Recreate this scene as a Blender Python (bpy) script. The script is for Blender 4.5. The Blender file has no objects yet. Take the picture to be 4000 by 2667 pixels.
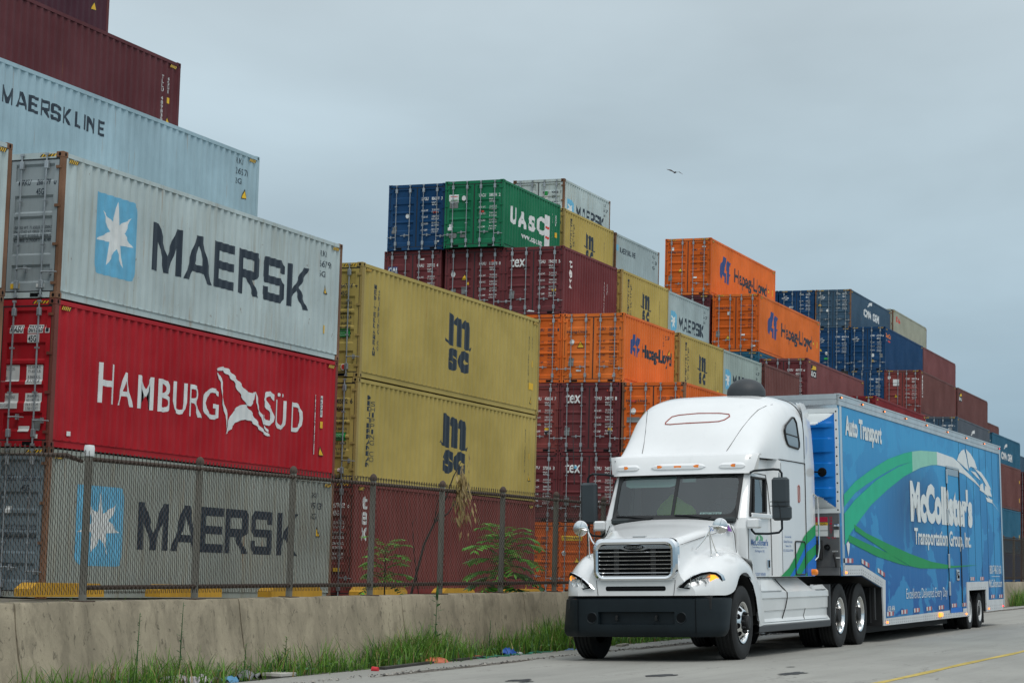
import bpy, bmesh, math, random
from math import sin, cos, pi, radians, sqrt
from mathutils import Vector, Matrix
from mathutils.geometry import tessellate_polygon
random.seed(11)
S = bpy.context.scene
COL = S.collection
# ------------------------------------------------------------------ camera
cd = bpy.data.cameras.new("camera"); cam = bpy.data.objects.new("camera", cd); COL.objects.link(cam)
YAW, PIT, ROL, FPX = 0.38914198, 0.10788885, 0.02665336, 8465.49
d = Vector((cos(PIT)*cos(YAW), cos(PIT)*sin(YAW), sin(PIT)))
r = d.cross(Vector((0, 0, 1))).normalized(); u = r.cross(d)
R2 = cos(ROL)*r+sin(ROL)*u; U2 = -sin(ROL)*r+cos(ROL)*u
cam.matrix_world = Matrix(((R2.x, U2.x, -d.x, 0), (R2.y, U2.y, -d.y, 0), (R2.z, U2.z, -d.z, 0), (0, 0, 0, 1)))
cd.sensor_width = 36; cd.lens = 36*FPX/4000; cd.clip_end = 5000; cd.clip_start = .1
cd.dof.use_dof = True; cd.dof.focus_distance = 31; cd.dof.aperture_fstop = 14.0
S.camera = cam
# ------------------------------------------------------------------ sky and sun
SUN_EL, SUN_AZ = radians(58), radians(222)      # azimuth measured from +x towards +y
w = bpy.data.worlds.new("World"); S.world = w; w.use_nodes = True
nt = w.node_tree; N = nt.nodes; LK = nt.links
bg = N["Background"]; bg.inputs[1].default_value = .1
def nd(t, **k):
    n = N.new(t)
    for a, b in k.items(): setattr(n, a, b)
    return n
sky = nd("ShaderNodeTexSky", sky_type='NISHITA', sun_disc=False, sun_elevation=SUN_EL, sun_rotation=radians(90)-SUN_AZ, air_density=1.2, dust_density=3)
tc = nd("ShaderNodeTexCoord"); sx = nd("ShaderNodeSeparateXYZ"); LK.new(tc.outputs['Generated'], sx.inputs[0])
def mth(op, a, b=None, c=None, clamp=False):
    m = nd("ShaderNodeMath", operation=op, use_clamp=clamp)
    for i, x in enumerate((a, b, c)):
        if x is None: continue
        if isinstance(x, (int, float)): m.inputs[i].default_value = x
        else: LK.new(x, m.inputs[i])
    return m.outputs[0]
zc = mth('MAXIMUM', sx.outputs[2], 0.0)
den = mth('ADD', zc, .16)
cv = nd("ShaderNodeCombineXYZ")
LK.new(mth('DIVIDE', sx.outputs[0], den), cv.inputs[0]); LK.new(mth('DIVIDE', sx.outputs[1], den), cv.inputs[1])
n1 = nd("ShaderNodeTexNoise"); n1.inputs['Scale'].default_value = 1.05; n1.inputs['Detail'].default_value = 5; n1.inputs['Roughness'].default_value = .5; n1.inputs['Distortion'].default_value = .3
LK.new(cv.outputs[0], n1.inputs['Vector'])
n2 = nd("ShaderNodeTexNoise"); n2.inputs['Scale'].default_value = .38; n2.inputs['Detail'].default_value = 3
LK.new(cv.outputs[0], n2.inputs['Vector'])
mot = mth('ADD', mth('MULTIPLY', n1.outputs[0], .5), mth('MULTIPLY', n2.outputs[0], .5))
mot = mth('MULTIPLY_ADD', mth('SUBTRACT', mot, .5), 1.45, 1.0)         # cloud mottling about 1
ramp = nd("ShaderNodeValToRGB"); LK.new(zc, ramp.inputs[0]); ramp.color_ramp.interpolation = 'B_SPLINE'
cr = ramp.color_ramp
for p, c in ((0, (2.2, 3.3, 4.2)), (.07, (2.7, 3.95, 4.9)), (.15, (4.6, 5.9, 6.7)), (.26, (5.6, 6.7, 7.3)), (.5, (7.4, 8.1, 8.5)), (1, (11.5, 12.2, 12.6))):
    e = cr.elements[0] if p == 0 else (cr.elements[-1] if p == 1 else cr.elements.new(p))
    e.position = p; e.color = tuple(x/13 for x in c)+(1,)
sc1 = nd("ShaderNodeVectorMath", operation='SCALE'); LK.new(ramp.outputs[0], sc1.inputs[0]); LK.new(mth('MULTIPLY', mot, 13.0), sc1.inputs['Scale'])
mx = nd("ShaderNodeMixRGB"); mx.inputs[0].default_value = .93
LK.new(sky.outputs[0], mx.inputs[1]); LK.new(sc1.outputs[0], mx.inputs[2]); LK.new(mx.outputs[0], bg.inputs[0])
sd = bpy.data.lights.new("sun", 'SUN'); sd.energy = 1.1; sd.angle = radians(24); sd.color = (1, .96, .9)
sun = bpy.data.objects.new("sun", sd); COL.objects.link(sun)
sv = Vector((cos(SUN_EL)*cos(SUN_AZ), cos(SUN_EL)*sin(SUN_AZ), sin(SUN_EL)))
sun.rotation_euler = sv.to_track_quat('Z', 'Y').to_euler(); sun.location = (0, 0, 60)
S.view_settings.view_transform = 'Standard'; S.view_settings.look = 'None'; S.view_settings.exposure = 0.0; S.view_settings.gamma = 1
S.cycles.max_bounces = 8; S.cycles.transparent_max_bounces = 12; S.cycles.caustics_reflective = False; S.cycles.caustics_refractive = False
S.cycles.use_denoising = True

# ------------------------------------------------------------------ mesh helpers
class MB:
    def __init__(s): s.v = []; s.f = []; s.m = []; s.s = []
    def add(s, vs, fs, mi=0, sm=False):
        b = len(s.v); s.v += [tuple(p) for p in vs]
        for f in fs: s.f.append(tuple(b+i for i in f)); s.m.append(mi); s.s.append(sm)
        return s
    def box(s, x0, x1, y0, y1, z0, z1, mi=0, M=None):
        vs = [Vector((x, y, z)) for z in (z0, z1) for y in (y0, y1) for x in (x0, x1)]
        if M: vs = [M @ p for p in vs]
        return s.add(vs, [(0, 2, 3, 1), (4, 5, 7, 6), (0, 1, 5, 4), (2, 6, 7, 3), (0, 4, 6, 2), (1, 3, 7, 5)], mi)
    def bbox(s, x0, x1, y0, y1, z0, z1, b=.01, mi=0, M=None):      # bevelled box
        vs = []; fs = []
        X, Y, Z = (x0, x1), (y0, y1), (z0, z1)
        idx = {}
        for i in (0, 1):
            for j in (0, 1):
                for k in (0, 1):
                    sx_, sy_, sz_ = (1-2*i), (1-2*j), (1-2*k)
                    for a in range(3):
                        p = [X[i]+sx_*b, Y[j]+sy_*b, Z[k]+sz_*b]
                        p[a] = (X[i], Y[j], Z[k])[a]
                        idx[(i, j, k, a)] = len(vs); vs.append(Vector(p))
        for k in (0, 1): fs.append([idx[(i, j, k, 2)] for i, j in ((0, 0), (0, 1), (1, 1), (1, 0))])
        for j in (0, 1): fs.append([idx[(i, j, k, 1)] for i, k in ((0, 0), (1, 0), (1, 1), (0, 1))])
        for i in (0, 1): fs.append([idx[(i, j, k, 0)] for j, k in ((0, 0), (1, 0), (1, 1), (0, 1))])
        for i in (0, 1):
            for j in (0, 1): fs.append([idx[(i, j, 0, 0)], idx[(i, j, 1, 0)], idx[(i, j, 1, 1)], idx[(i, j, 0, 1)]])
            for k in (0, 1): fs.append([idx[(i, 0, k, 0)], idx[(i, 1, k, 0)], idx[(i, 1, k, 2)], idx[(i, 0, k, 2)]])
        for j in (0, 1):
            for k in (0, 1): fs.append([idx[(0, j, k, 1)], idx[(1, j, k, 1)], idx[(1, j, k, 2)], idx[(0, j, k, 2)]])
        for i in (0, 1):
            for j in (0, 1):
                for k in (0, 1): fs.append([idx[(i, j, k, 0)], idx[(i, j, k, 1)], idx[(i, j, k, 2)]])
        if M: vs = [M @ p for p in vs]
        return s.add(vs, fs, mi)
    def tube(s, path, rad, n=8, mi=0, sm=True, cap=True, up=None):
        P = [Vector(p) for p in path]; rads = rad if isinstance(rad, (list, tuple)) else [rad]*len(P)
        vs = []; fs = []; a = None
        for i, p in enumerate(P):
            t = (P[min(i+1, len(P)-1)]-P[max(i-1, 0)]).normalized()
            if a is None:
                q = Vector((0, 0, 1)) if abs(t.z) < .9 else Vector((1, 0, 0)); a = t.cross(q).normalized()
            a = (a-t*a.dot(t)).normalized(); b = t.cross(a)
            for k in range(n): vs.append(p+rads[i]*(cos(2*pi*k/n)*a+sin(2*pi*k/n)*b))
        for i in range(len(P)-1):
            for k in range(n): fs.append((i*n+k, i*n+(k+1) % n, (i+1)*n+(k+1) % n, (i+1)*n+k))
        if cap: fs += [tuple(range(n))[::-1], tuple(range((len(P)-1)*n, len(P)*n))]
        return s.add(vs, fs, mi, sm)
    def lathe(s, prof, n=32, axis='y', o=(0, 0, 0), mi=0, sm=True, mis=None):
        vs = []; o = Vector(o)
        for rr, a in prof:
            for k in range(n):
                c_, s_ = rr*cos(2*pi*k/n), rr*sin(2*pi*k/n)
                vs.append(o+Vector({'y': (c_, a, s_), 'z': (c_, s_, a), 'x': (a, c_, s_)}[axis]))
        for i in range(len(prof)-1):
            s2 = [(i*n+k, i*n+(k+1) % n, (i+1)*n+(k+1) % n, (i+1)*n+k) for k in range(n)]
            b = len(s.v) if i == 0 else b
            if i == 0: s.v += [tuple(p) for p in vs]
            for f in s2: s.f.append(tuple(b+q for q in f)); s.m.append(mis[i] if mis else mi); s.s.append(sm)
        return s
    def grid(s, rows, mi=0, sm=True, skip=None, closed=False):
        n = len(rows[0]); vs = [p for rw in rows for p in rw]; fs = []
        for i in range(len(rows)-1):
            for k in range(n if closed else n-1):
                if skip and skip(i, k): continue
                fs.append((i*n+k, i*n+(k+1) % n, (i+1)*n+(k+1) % n, (i+1)*n+k))
        return s.add(vs, fs, mi, sm)
    def poly(s, pts, mi=0):      # flat or near flat polygon, triangulated
        P = [Vector(p) for p in pts]
        return s.add(P, [tuple(t) for t in tessellate_polygon([P])], mi)
    def prism(s, pts, off, mi=0, mi2=None):   # polygon extruded by vector
        P = [Vector(p) for p in pts]; off = Vector(off); n = len(P)
        T = [tuple(t) for t in tessellate_polygon([P])]
        s.add(P, T, mi); s.add([p+off for p in P], [t[::-1] for t in T], mi)
        s.add(P+[p+off for p in P], [(i, (i+1) % n, n+(i+1) % n, n+i) for i in range(n)], mi if mi2 is None else mi2)
        return s
    def build(s, name, mats, parent=None, ang=35, **props):
        me = bpy.data.meshes.new(name); me.from_pydata(s.v, [], s.f)
        for m in (mats if isinstance(mats, (list, tuple)) else [mats]): me.materials.append(m)
        me.polygons.foreach_set('material_index', s.m); me.polygons.foreach_set('use_smooth', s.s)
        bm = bmesh.new(); bm.from_mesh(me); bmesh.ops.recalc_face_normals(bm, faces=bm.faces); bm.to_mesh(me); bm.free()
        if any(s.s): me.set_sharp_from_angle(angle=radians(ang))
        me.update()
        o = bpy.data.objects.new(name, me); COL.objects.link(o)
        if parent: o.parent = parent
        for k, v in props.items(): o[k] = v
        return o
def thing(name, label, cat, loc=(0, 0, 0), group=None, rot=None):
    o = bpy.data.objects.new(name, None); COL.objects.link(o); o.location = loc; o.empty_display_size = .3
    if rot: o.rotation_euler = rot
    o['label'] = label; o['category'] = cat
    if group: o['group'] = group
    return o
def tag(o, label, cat, group=None):
    o['label'] = label; o['category'] = cat
    if group: o['group'] = group
    return o
def dup(root, loc=None, rot=None, label=None):
    c = root.copy(); COL.objects.link(c)
    if loc: c.location = loc
    if rot: c.rotation_euler = rot
    if label: c['label'] = label
    def kids(a, b):
        for ch in list(a.children):
            x = ch.copy(); COL.objects.link(x); x.parent = b; kids(ch, x)
    kids(root, c)
    return c

# ------------------------------------------------------------------ materials
def hx(h):
    c = [int(h[i:i+2], 16)/255 for i in (0, 2, 4)]
    return tuple(x/12.92 if x <= .04045 else ((x+.055)/1.055)**2.4 for x in c)
class MT:      # small node builder
    def __init__(s, name):
        s.m = bpy.data.materials.new(name); s.m.use_nodes = True; s.t = s.m.node_tree; s.n = s.t.nodes; s.l = s.t.links
        s.b = s.n['Principled BSDF']; s.out = s.n['Material Output']
    def nd(s, t, **k):
        n = s.n.new(t)
        for a, b in k.items(): setattr(n, a, b)
        return n
    def pos(s, scale=(1, 1, 1), obj=False):
        mp = s.nd('ShaderNodeMapping'); mp.inputs['Scale'].default_value = scale
        if obj: s.l.new(s.nd('ShaderNodeTexCoord').outputs['Object'], mp.inputs[0])
        else: s.l.new(s.nd('ShaderNodeNewGeometry').outputs['Position'], mp.inputs[0])
        return mp.outputs[0]
    def noise(s, vec, scale, detail=4, rough=.55, dist=0):
        n = s.nd('ShaderNodeTexNoise'); n.inputs['Scale'].default_value = scale; n.inputs['Detail'].default_value = detail
        n.inputs['Roughness'].default_value = rough; n.inputs['Distortion'].default_value = dist
        s.l.new(vec, n.inputs['Vector']); return n.outputs[0]
    def ramp(s, val, lo, hi, a=0., b=1.):
        m = s.nd('ShaderNodeMapRange'); s.l.new(val, m.inputs[0])
        for i, x in enumerate((lo, hi, a, b)): m.inputs[1+i].default_value = x
        return m.outputs[0]
    def mix(s, fac, a, b, blend='MIX'):
        m = s.nd('ShaderNodeMixRGB', blend_type=blend)
        for i, x in enumerate((fac, a, b)):
            if isinstance(x, (int, float)): m.inputs[i].default_value = x
            elif isinstance(x, tuple): m.inputs[i].default_value = x[:3]+(1,)
            else: s.l.new(x, m.inputs[i])
        return m.outputs[0]
    def mul(s, a, b):
        m = s.nd('ShaderNodeMath', operation='MULTIPLY')
        for i, x in enumerate((a, b)):
            if isinstance(x, (int, float)): m.inputs[i].default_value = x
            else: s.l.new(x, m.inputs[i])
        return m.outputs[0]
    def bump(s, h, strength=.3, dist=.01):
        b = s.nd('ShaderNodeBump'); b.inputs['Strength'].default_value = strength; b.inputs['Distance'].default_value = dist
        s.l.new(h, b.inputs['Height']); s.l.new(b.outputs[0], s.b.inputs['Normal'])
    def fin(s, col=None, rough=.5, metal=0, spec=.5, coat=0):
        if col is not None:
            if isinstance(col, tuple): s.b.inputs['Base Color'].default_value = col[:3]+(1,)
            else: s.l.new(col, s.b.inputs['Base Color'])
        if isinstance(rough, (int, float)): s.b.inputs['Roughness'].default_value = rough
        else: s.l.new(rough, s.b.inputs['Roughness'])
        s.b.inputs['Metallic'].default_value = metal; s.b.inputs['Specular IOR Level'].default_value = spec
        if coat: s.b.inputs['Coat Weight'].default_value = coat; s.b.inputs['Coat Roughness'].default_value = .04
        return s.m
def plain(name, col, rough=.5, metal=0, spec=.5, coat=0, var=.0):
    m = MT(name)
    if isinstance(col, str): col = hx(col)
    c = col
    if var:
        f = m.ramp(m.noise(m.pos(), 3.1, 5), .3, .7, 1-var, 1+var)
        mm = m.nd('ShaderNodeVectorMath', operation='SCALE'); mm.inputs[0].default_value = col[:3]; m.l.new(f, mm.inputs['Scale']); c = mm.outputs[0]
    return m.fin(c, rough, metal, spec, coat)
RUST = (.13, .045, .018)
def paint(name, col, rust=.2, dirt=.25, rough=.48, fade=.12, tint=None):
    """weathered container paint: faded areas, vertical dirt streaks, rust chips and runs"""
    if isinstance(col, str): col = hx(col)
    m = MT(name)
    big = m.noise(m.pos((.5, .5, .5)), 1.3, 4)
    c = m.mix(m.ramp(big, .35, .7), tuple(x*(1-fade) for x in col), tuple(min(1, x*(1+fade)+.012) for x in col))
    st = m.noise(m.pos((5, 5, .35)), 1.6, 5, .6)
    c = m.mix(m.mul(m.ramp(st, .5, .75), dirt), c, tuple(x*.45+.03 for x in (tint or col)))
    fine = m.noise(m.pos((2, 2, 2)), 14, 4, .7)
    c = m.mix(m.mul(m.ramp(fine, .55, .8), dirt*.5), c, tuple(x*.5 for x in col))
    if rust > 0:
        chips = m.noise(m.pos((3, 3, 1.3)), 2.6, 8, .72, .6)
        c = m.mix(m.ramp(chips, .74-.17*rust, .80-.15*rust), c, RUST)
        runs = m.noise(m.pos((9, 9, .5)), 1.3, 4, .6)
        c = m.mix(m.mul(m.ramp(runs, .70-.14*rust, .84-.1*rust), .75), c, (.30, .15, .06))
    m.bump(big, .12, .03)
    return m.fin(c, m.ramp(fine, .3, .7, rough+.02, rough+.2), 0, .16)
def concrete(name, col, pits=True, rough=.85):
    m = MT(name); col = hx(col)
    big = m.noise(m.pos((.7, .7, .7)), 1.2, 5); c = m.mix(m.ramp(big, .3, .7), tuple(x*.72 for x in col), tuple(x*1.18 for x in col))
    st = m.noise(m.pos((3.5, 3.5, .25)), 1.5, 5, .65); c = m.mix(m.mul(m.ramp(st, .5, .78), .6), c, tuple(x*.38 for x in col))
    fine = m.noise(m.pos((1, 1, 1)), 60, 4, .7); c = m.mix(m.mul(m.ramp(fine, .45, .75), .35), c, tuple(x*.5 for x in col))
    if pits:
        p = m.noise(m.pos((9, 9, 4.5)), 1.5, 7, .72, .9); c = m.mix(m.mul(m.ramp(p, .57, .63), .8), c, tuple(x*.30 for x in col))
        q = m.noise(m.pos((1.6, 1.6, 1.1)), 1.4, 6, .65, .5); c = m.mix(m.mul(m.ramp(q, .52, .62), .55), c, tuple(x*.50 for x in col)); c = m.mix(m.mul(m.ramp(q, .46, .36), .4), c, tuple(x*1.35 for x in col))
        m.bump(p, .35, .02)
    else: m.bump(fine, .2, .01)
    return m.fin(c, rough, 0, .2)
M_ = {}
M_['black'] = plain('black_rubber', (.012, .014, .016), .6)
M_['hole'] = plain('dark_hole', (.006, .007, .008), .9, spec=.1)
M_['galv'] = plain('galvanised_steel', (.33, .36, .38), .42, .5, var=.25)
M_['white'] = plain('white_lettering', (.72, .74, .73), .5, var=.1)
M_['ink'] = plain('dark_blue_lettering', (.012, .024, .04), .5)
M_['navyink'] = plain('navy_lettering', (.02, .06, .22), .5)
M_['yellow'] = plain('yellow_sticker', (.78, .47, .02), .5)
M_['bluebox'] = plain('sky_blue_panel', (.13, .42, .62), .5, var=.15)
M_['greenst'] = plain('green_sticker', (.01, .27, .05), .5)
M_['redst'] = plain('red_sticker', (.6, .05, .03), .5)
M_['grime'] = plain('grime_grey', (.18, .19, .19), .7)
# ------------------------------------------------------------------ lettering
_tc = {}
def text2d(txt, bold=0.0, italic=0.0):
    k = (txt, bold, italic)
    if k in _tc: return _tc[k]
    c = bpy.data.curves.new('t', 'FONT'); c.body = txt; c.size = 1; c.resolution_u = 3; c.offset = bold; c.shear = italic
    o = bpy.data.objects.new('t', c); me = o.to_mesh()
    vs = [(v.co.x, v.co.y) for v in me.vertices]; fs = [tuple(p.vertices) for p in me.polygons]
    o.to_mesh_clear(); bpy.data.objects.remove(o); bpy.data.curves.remove(c)
    _tc[k] = (vs, fs); return vs, fs
def fit(vf, x0, x1, z0, z1):
    vs, fs = vf
    if not vs: return [], []
    ax, bx = min(v[0] for v in vs), max(v[0] for v in vs); az, bz = min(v[1] for v in vs), max(v[1] for v in vs)
    return [(x0+(v[0]-ax)/(bx-ax)*(x1-x0), z0+(v[1]-az)/max(1e-6, bz-az)*(z1-z0)) for v in vs], fs
def txt(s, x0, x1, z0, z1, bold=.0, italic=0.): return fit(text2d(s, bold, italic), x0, x1, z0, z1)
def vtxt(s, xc, wd, z0, z1, bold=.01):      # stacked upright letters, top to bottom
    V = []; F = []; n = len(s); st = (z1-z0)/n
    for i, ch in enumerate(s):
        if ch == ' ': continue
        zt = z1-i*st; ww = wd*(.35 if ch in 'I1' else 1)
        v, f = txt(ch, xc-ww/2, xc+ww/2, zt-st*.84, zt, bold); b = len(V); V += v; F += [tuple(b+i for i in q) for q in f]
    return V, F
def polys(ps, x0=0, x1=1, z0=0, z1=1):
    V = []; F = []
    for p in ps:
        P = [Vector((x0+a*(x1-x0), z0+b*(z1-z0), 0)) for a, b in p]; o = len(V)
        V += [(q.x, q.y) for q in P]; F += [tuple(o+i for i in t) for t in tessellate_polygon([P])]
    return V, F
def rect(x0, x1, z0, z1): return [(x0, z0), (x1, z0), (x1, z1), (x0, z1)], [(0, 1, 2, 3)]
def rrect(x0, x1, z0, z1, rr=.1, corners=(1, 1, 1, 1), n=6):
    pts = []
    for (cx, cz, a0), on in zip(((x1-rr, z1-rr, 0), (x0+rr, z1-rr, 90), (x0+rr, z0+rr, 180), (x1-rr, z0+rr, 270)), corners):
        if on: pts += [(cx+rr*cos(radians(a0+90*i/n)), cz+rr*sin(radians(a0+90*i/n))) for i in range(n+1)]
        else: pts.append({0: (x1, z1), 90: (x0, z1), 180: (x0, z0), 270: (x1, z0)}[a0])
    return pts
GL = {  # block capitals
 'M': [[(0, 0), (.2, 0), (.2, .62), (.2, 1), (0, 1)], [(.2, 1), (.2, .62), (.43, 0), (.5, 0), (.5, .36)], [(.5, .36), (.5, 0), (.57, 0), (.8, .62), (.8, 1)], [(.8, 1), (.8, 0), (1, 0), (1, 1)]],
 'A': [[(0, 0), (.2, 0), (.5, .78), (.5, 1), (.39, 1)], [(.5, 1), (.5, .78), (.8, 0), (1, 0), (.61, 1)], [(.277, .2), (.723, .2), (.66, .36), (.34, .36)]],
 'E': [[(0, 0), (1, 0), (1, .19), (.24, .19), (.24, .41), (.93, .41), (.93, .59), (.24, .59), (.24, .81), (1, .81), (1, 1), (0, 1)]],
 'R': [[(0, 0), (.23, 0), (.23, 1), (0, 1)], [(.23, .81), (.76, .81), (.76, .56), (1, .48), (1, .88), (.88, 1), (.23, 1)], [(.23, .37), (.76, .37), (1, .48), (.76, .56), (.23, .56)], [(.42, .37), (.74, 0), (1, 0), (.68, .37)]],
 'S': [[(0, .12), (.12, 0), (.88, 0), (1, .12), (1, .46), (.88, .58), (.24, .58), (.24, .81), (.77, .81), (.77, .7), (1, .7), (1, .88), (.88, 1), (.12, 1), (0, .88), (0, .52), (.12, .4), (.77, .4), (.77, .19), (.23, .19), (.23, .31), (0, .31)]],
 'K': [[(0, 0), (.23, 0), (.23, 1), (0, 1)], [(.23, .40), (.36, .55), (.73, 1), (1, 1), (.56, .5), (1, 0), (.73, 0), (.40, .40), (.23, .22)]],
 'L': [[(0, 0), (1, 0), (1, .19), (.24, .19), (.24, 1), (0, 1)]], 'I': [[(0, 0), (1, 0), (1, 1), (0, 1)]],
 'N': [[(0, 0), (.22, 0), (.22, 1), (0, 1)], [(.22, 1), (.22, .6), (.78, 0), (.78, .4)], [(.78, 0), (1, 0), (1, 1), (.78, 1)]]}
def blocks(s, spans, z0, z1):
    V = []; F = []
    for ch, (a, b) in zip(s, spans):
        v, f = polys(GL[ch], a, b, z0, z1); o = len(V); V += v; F += [tuple(o+i for i in q) for q in f]
    return V, F
MK = [(3.44, 4.62), (4.77, 5.94), (5.99, 6.94), (7.08, 8.08), (8.23, 9.27), (9.45, 10.49)]
def maersk(x0, x1, z0, z1):
    k = (x1-x0)/(10.49-3.44); return blocks('MAERSK', [(x0+(a-3.44)*k, x0+(b-3.44)*k) for a, b in MK], z0, z1)
STAR = [(2.06, 2.24), (2.12, 1.76), (2.6, 1.98), (2.34, 1.62), (2.68, 1.38), (2.24, 1.36), (2.34, .91), (2.07, 1.26), (1.74, .89), (1.79, 1.37), (1.31, 1.36), (1.8, 1.58), (1.51, 1.97), (1.91, 1.78)]
def star(x0, x1, z0, z1, m=None):    # in the frame of the blue panel 1.28..2.84 x .68..2.32
    return polys([[(x0+(a-1.28)/1.56*(x1-x0), z0+(b-.68)/1.64*(z1-z0)) for a, b in STAR]])
def mlogo(x0, x1, z0, z1):           # the 'm' with feet over 'sc'
    h = z1-z0; out = []
    w_ = x1-x0; a, b = x0+.13*w_, x1-.1*w_; zm = z0+.47*h; st = (b-a)*.25
    ps = [[(a, zm+.03*h), (a+st, zm), (a+st, z1-.06*h), (a+st*.5, z1), (a, z1)],
          [(a+st, z1-.16*h), (a+st*1.5, z1-.04*h), (a+st*2.3, z1-.06*h), (a+st*2.5, z1-.16*h), (a+st*2.5, zm-.03*h), (a+st*1.5, zm-.02*h), (a+st*1.5, z1-.2*h)],
          [(a+st*2.5, z1-.2*h), (a+st*3.0, z1-.06*h), (a+st*3.8, z1-.08*h), (a+st*4, z1-.18*h), (a+st*4, zm-.0*h), (a+st*3, zm-.03*h), (a+st*3, z1-.22*h)],
          [(x0, zm+.03*h), (x0+.05*w_, zm+.085*h), (x0+.13*w_, zm+.03*h), (a+st, zm+0*h), (a+st, zm-.045*h), (a, zm-.015*h), (x0+.06*w_, zm+.03*h)],
          [(a+st*4, zm+.0*h), (a+st*3, zm-.03*h), (a+st*3.2, zm-.06*h), (b, zm-.04*h), (x1-.02*w_, zm-.05*h), (x1, zm+.03*h), (x1-.04*w_, zm-.005*h)]]
    V, F = polys(ps)
    c = (x0+x1)/2
    for ch, p, q in (('s', x0+.14*w_, c-.01*w_), ('c', c+.02*w_, x1-.1*w_)):
        v, f = txt(ch, p, q, z0, zm-.07*h, .075); o = len(V); V += v; F += [tuple(o+i for i in g) for g in f]
    return V, F
def med(x, z0, z1, x2, z2, z3, wd=.2):
    V, F = vtxt('MEDITERRANEAN', x, wd, z0, z1, .03); v, f = vtxt('SHIPPING CO', x2, wd*.85, z2, z3, .0); o = len(V)
    return V+v, F+[tuple(o+i for i in q) for q in f]
HLL = [[(.25, 1), (.56, .98), (.49, .62), (.36, .42), (.62, .38), (.60, .0), (.42, .06), (.40, .24), (.22, .30), (.18, .08), (.05, .15), (0, .42), (.05, .7), (.2, .76)],
       [(.68, .92), (1, .86), (.9, .6), (.84, .46), (1, .42), (.87, .25), (.82, 0), (.66, .03), (.66, .5), (.56, .55)]]
SWOOSH = [[(.0, .0), (.12, .3), (.25, .4), (.3, .62), (.55, .85), (1, 1), (1, .55), (.6, .5), (.45, .4), (.35, .3), (.3, .2), (.12, .15)]]
PITCH, DEP = .278, .036
def side_breaks(L):
    a, b = .14, L-.13; n = max(1, round((b-a)/PITCH)); p = (b-a)/n; o = []
    for i in range(n):
        x = a+i*p; o += [(x, 0), (x+p*.26, 0), (x+p*.5, 1), (x+p*.76, 1)]
    return o+[(b, 0)]
Y_OUT = .012
def side_y(br, x):
    if x <= br[0][0] or x >= br[-1][0]: return Y_OUT
    for (a, da), (b, db) in zip(br, br[1:]):
        if a <= x <= b: return Y_OUT+DEP*(da+(db-da)*(x-a)/(b-a))
    return Y_OUT
def conform(vf, axis, breaks, fn, off):
    """cut a flat figure at the fold lines of a pressed panel and lay it on the folds"""
    vs, fs = vf
    bm = bmesh.new(); bv = [bm.verts.new((a, 0, b)) for a, b in vs]
    for f in fs:
        try: bm.faces.new([bv[i] for i in f])
        except ValueError: pass
    k = 0 if axis == 'x' else 1; lo = min(v[k] for v in vs); hi = max(v[k] for v in vs)
    for b in breaks:
        if lo+1e-4 < b < hi-1e-4:
            co = (b, 0, 0) if axis == 'x' else (0, 0, b); no = (1, 0, 0) if axis == 'x' else (0, 0, 1)
            bmesh.ops.bisect_plane(bm, geom=bm.verts[:]+bm.edges[:]+bm.faces[:], plane_co=co, plane_no=no)
    bm.verts.ensure_lookup_table(); bm.verts.index_update()
    V = [(v.co.x, v.co.z, fn(v.co.x if axis == 'x' else v.co.z)-off) for v in bm.verts]
    F = [tuple(v.index for v in f.verts) for f in bm.faces]; bm.free()
    return V, F

# ------------------------------------------------------------------ shipping containers
W = 2.438
_mk = {}
def mark_mats(): return [M_['white'], M_['ink'], M_['navyink'], M_['yellow'], M_['bluebox'], M_['greenst'], M_['redst'], M_['black'], M_['grime'], M_['orangest'], M_['hole']]
MI = dict(white=2, ink=3, navyink=4, yellow=5, bluebox=6, greenst=7, redst=8, black=9, grime=10, orangest=11, hole=12)
CGROUP = 'shipping containers stacked in the yard'
def hazard(mb, x0, x1, y0, y1, z0, z1, axis):   # yellow and black stripes
    n = 5
    for i in range(n*2):
        a, b = i/(n*2), (i+1)/(n*2); sl = .09*(1 if axis == 'x' else -1)
        if axis == 'x': p = [(x0+(x1-x0)*a, y0, z0), (x0+(x1-x0)*b, y0, z0), (x0+(x1-x0)*b+sl*.5, y0, z1), (x0+(x1-x0)*a+sl*.5, y0, z1)]
        else: p = [(x0, y0+(y1-y0)*a, z0), (x0, y0+(y1-y0)*b, z0), (x0, y0+(y1-y0)*b+sl*.5, z1), (x0, y0+(y1-y0)*a+sl*.5, z1)]
        mb.add(p, [(0, 1, 2, 3)], MI['yellow'] if i % 2 == 0 else MI['black'])
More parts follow.
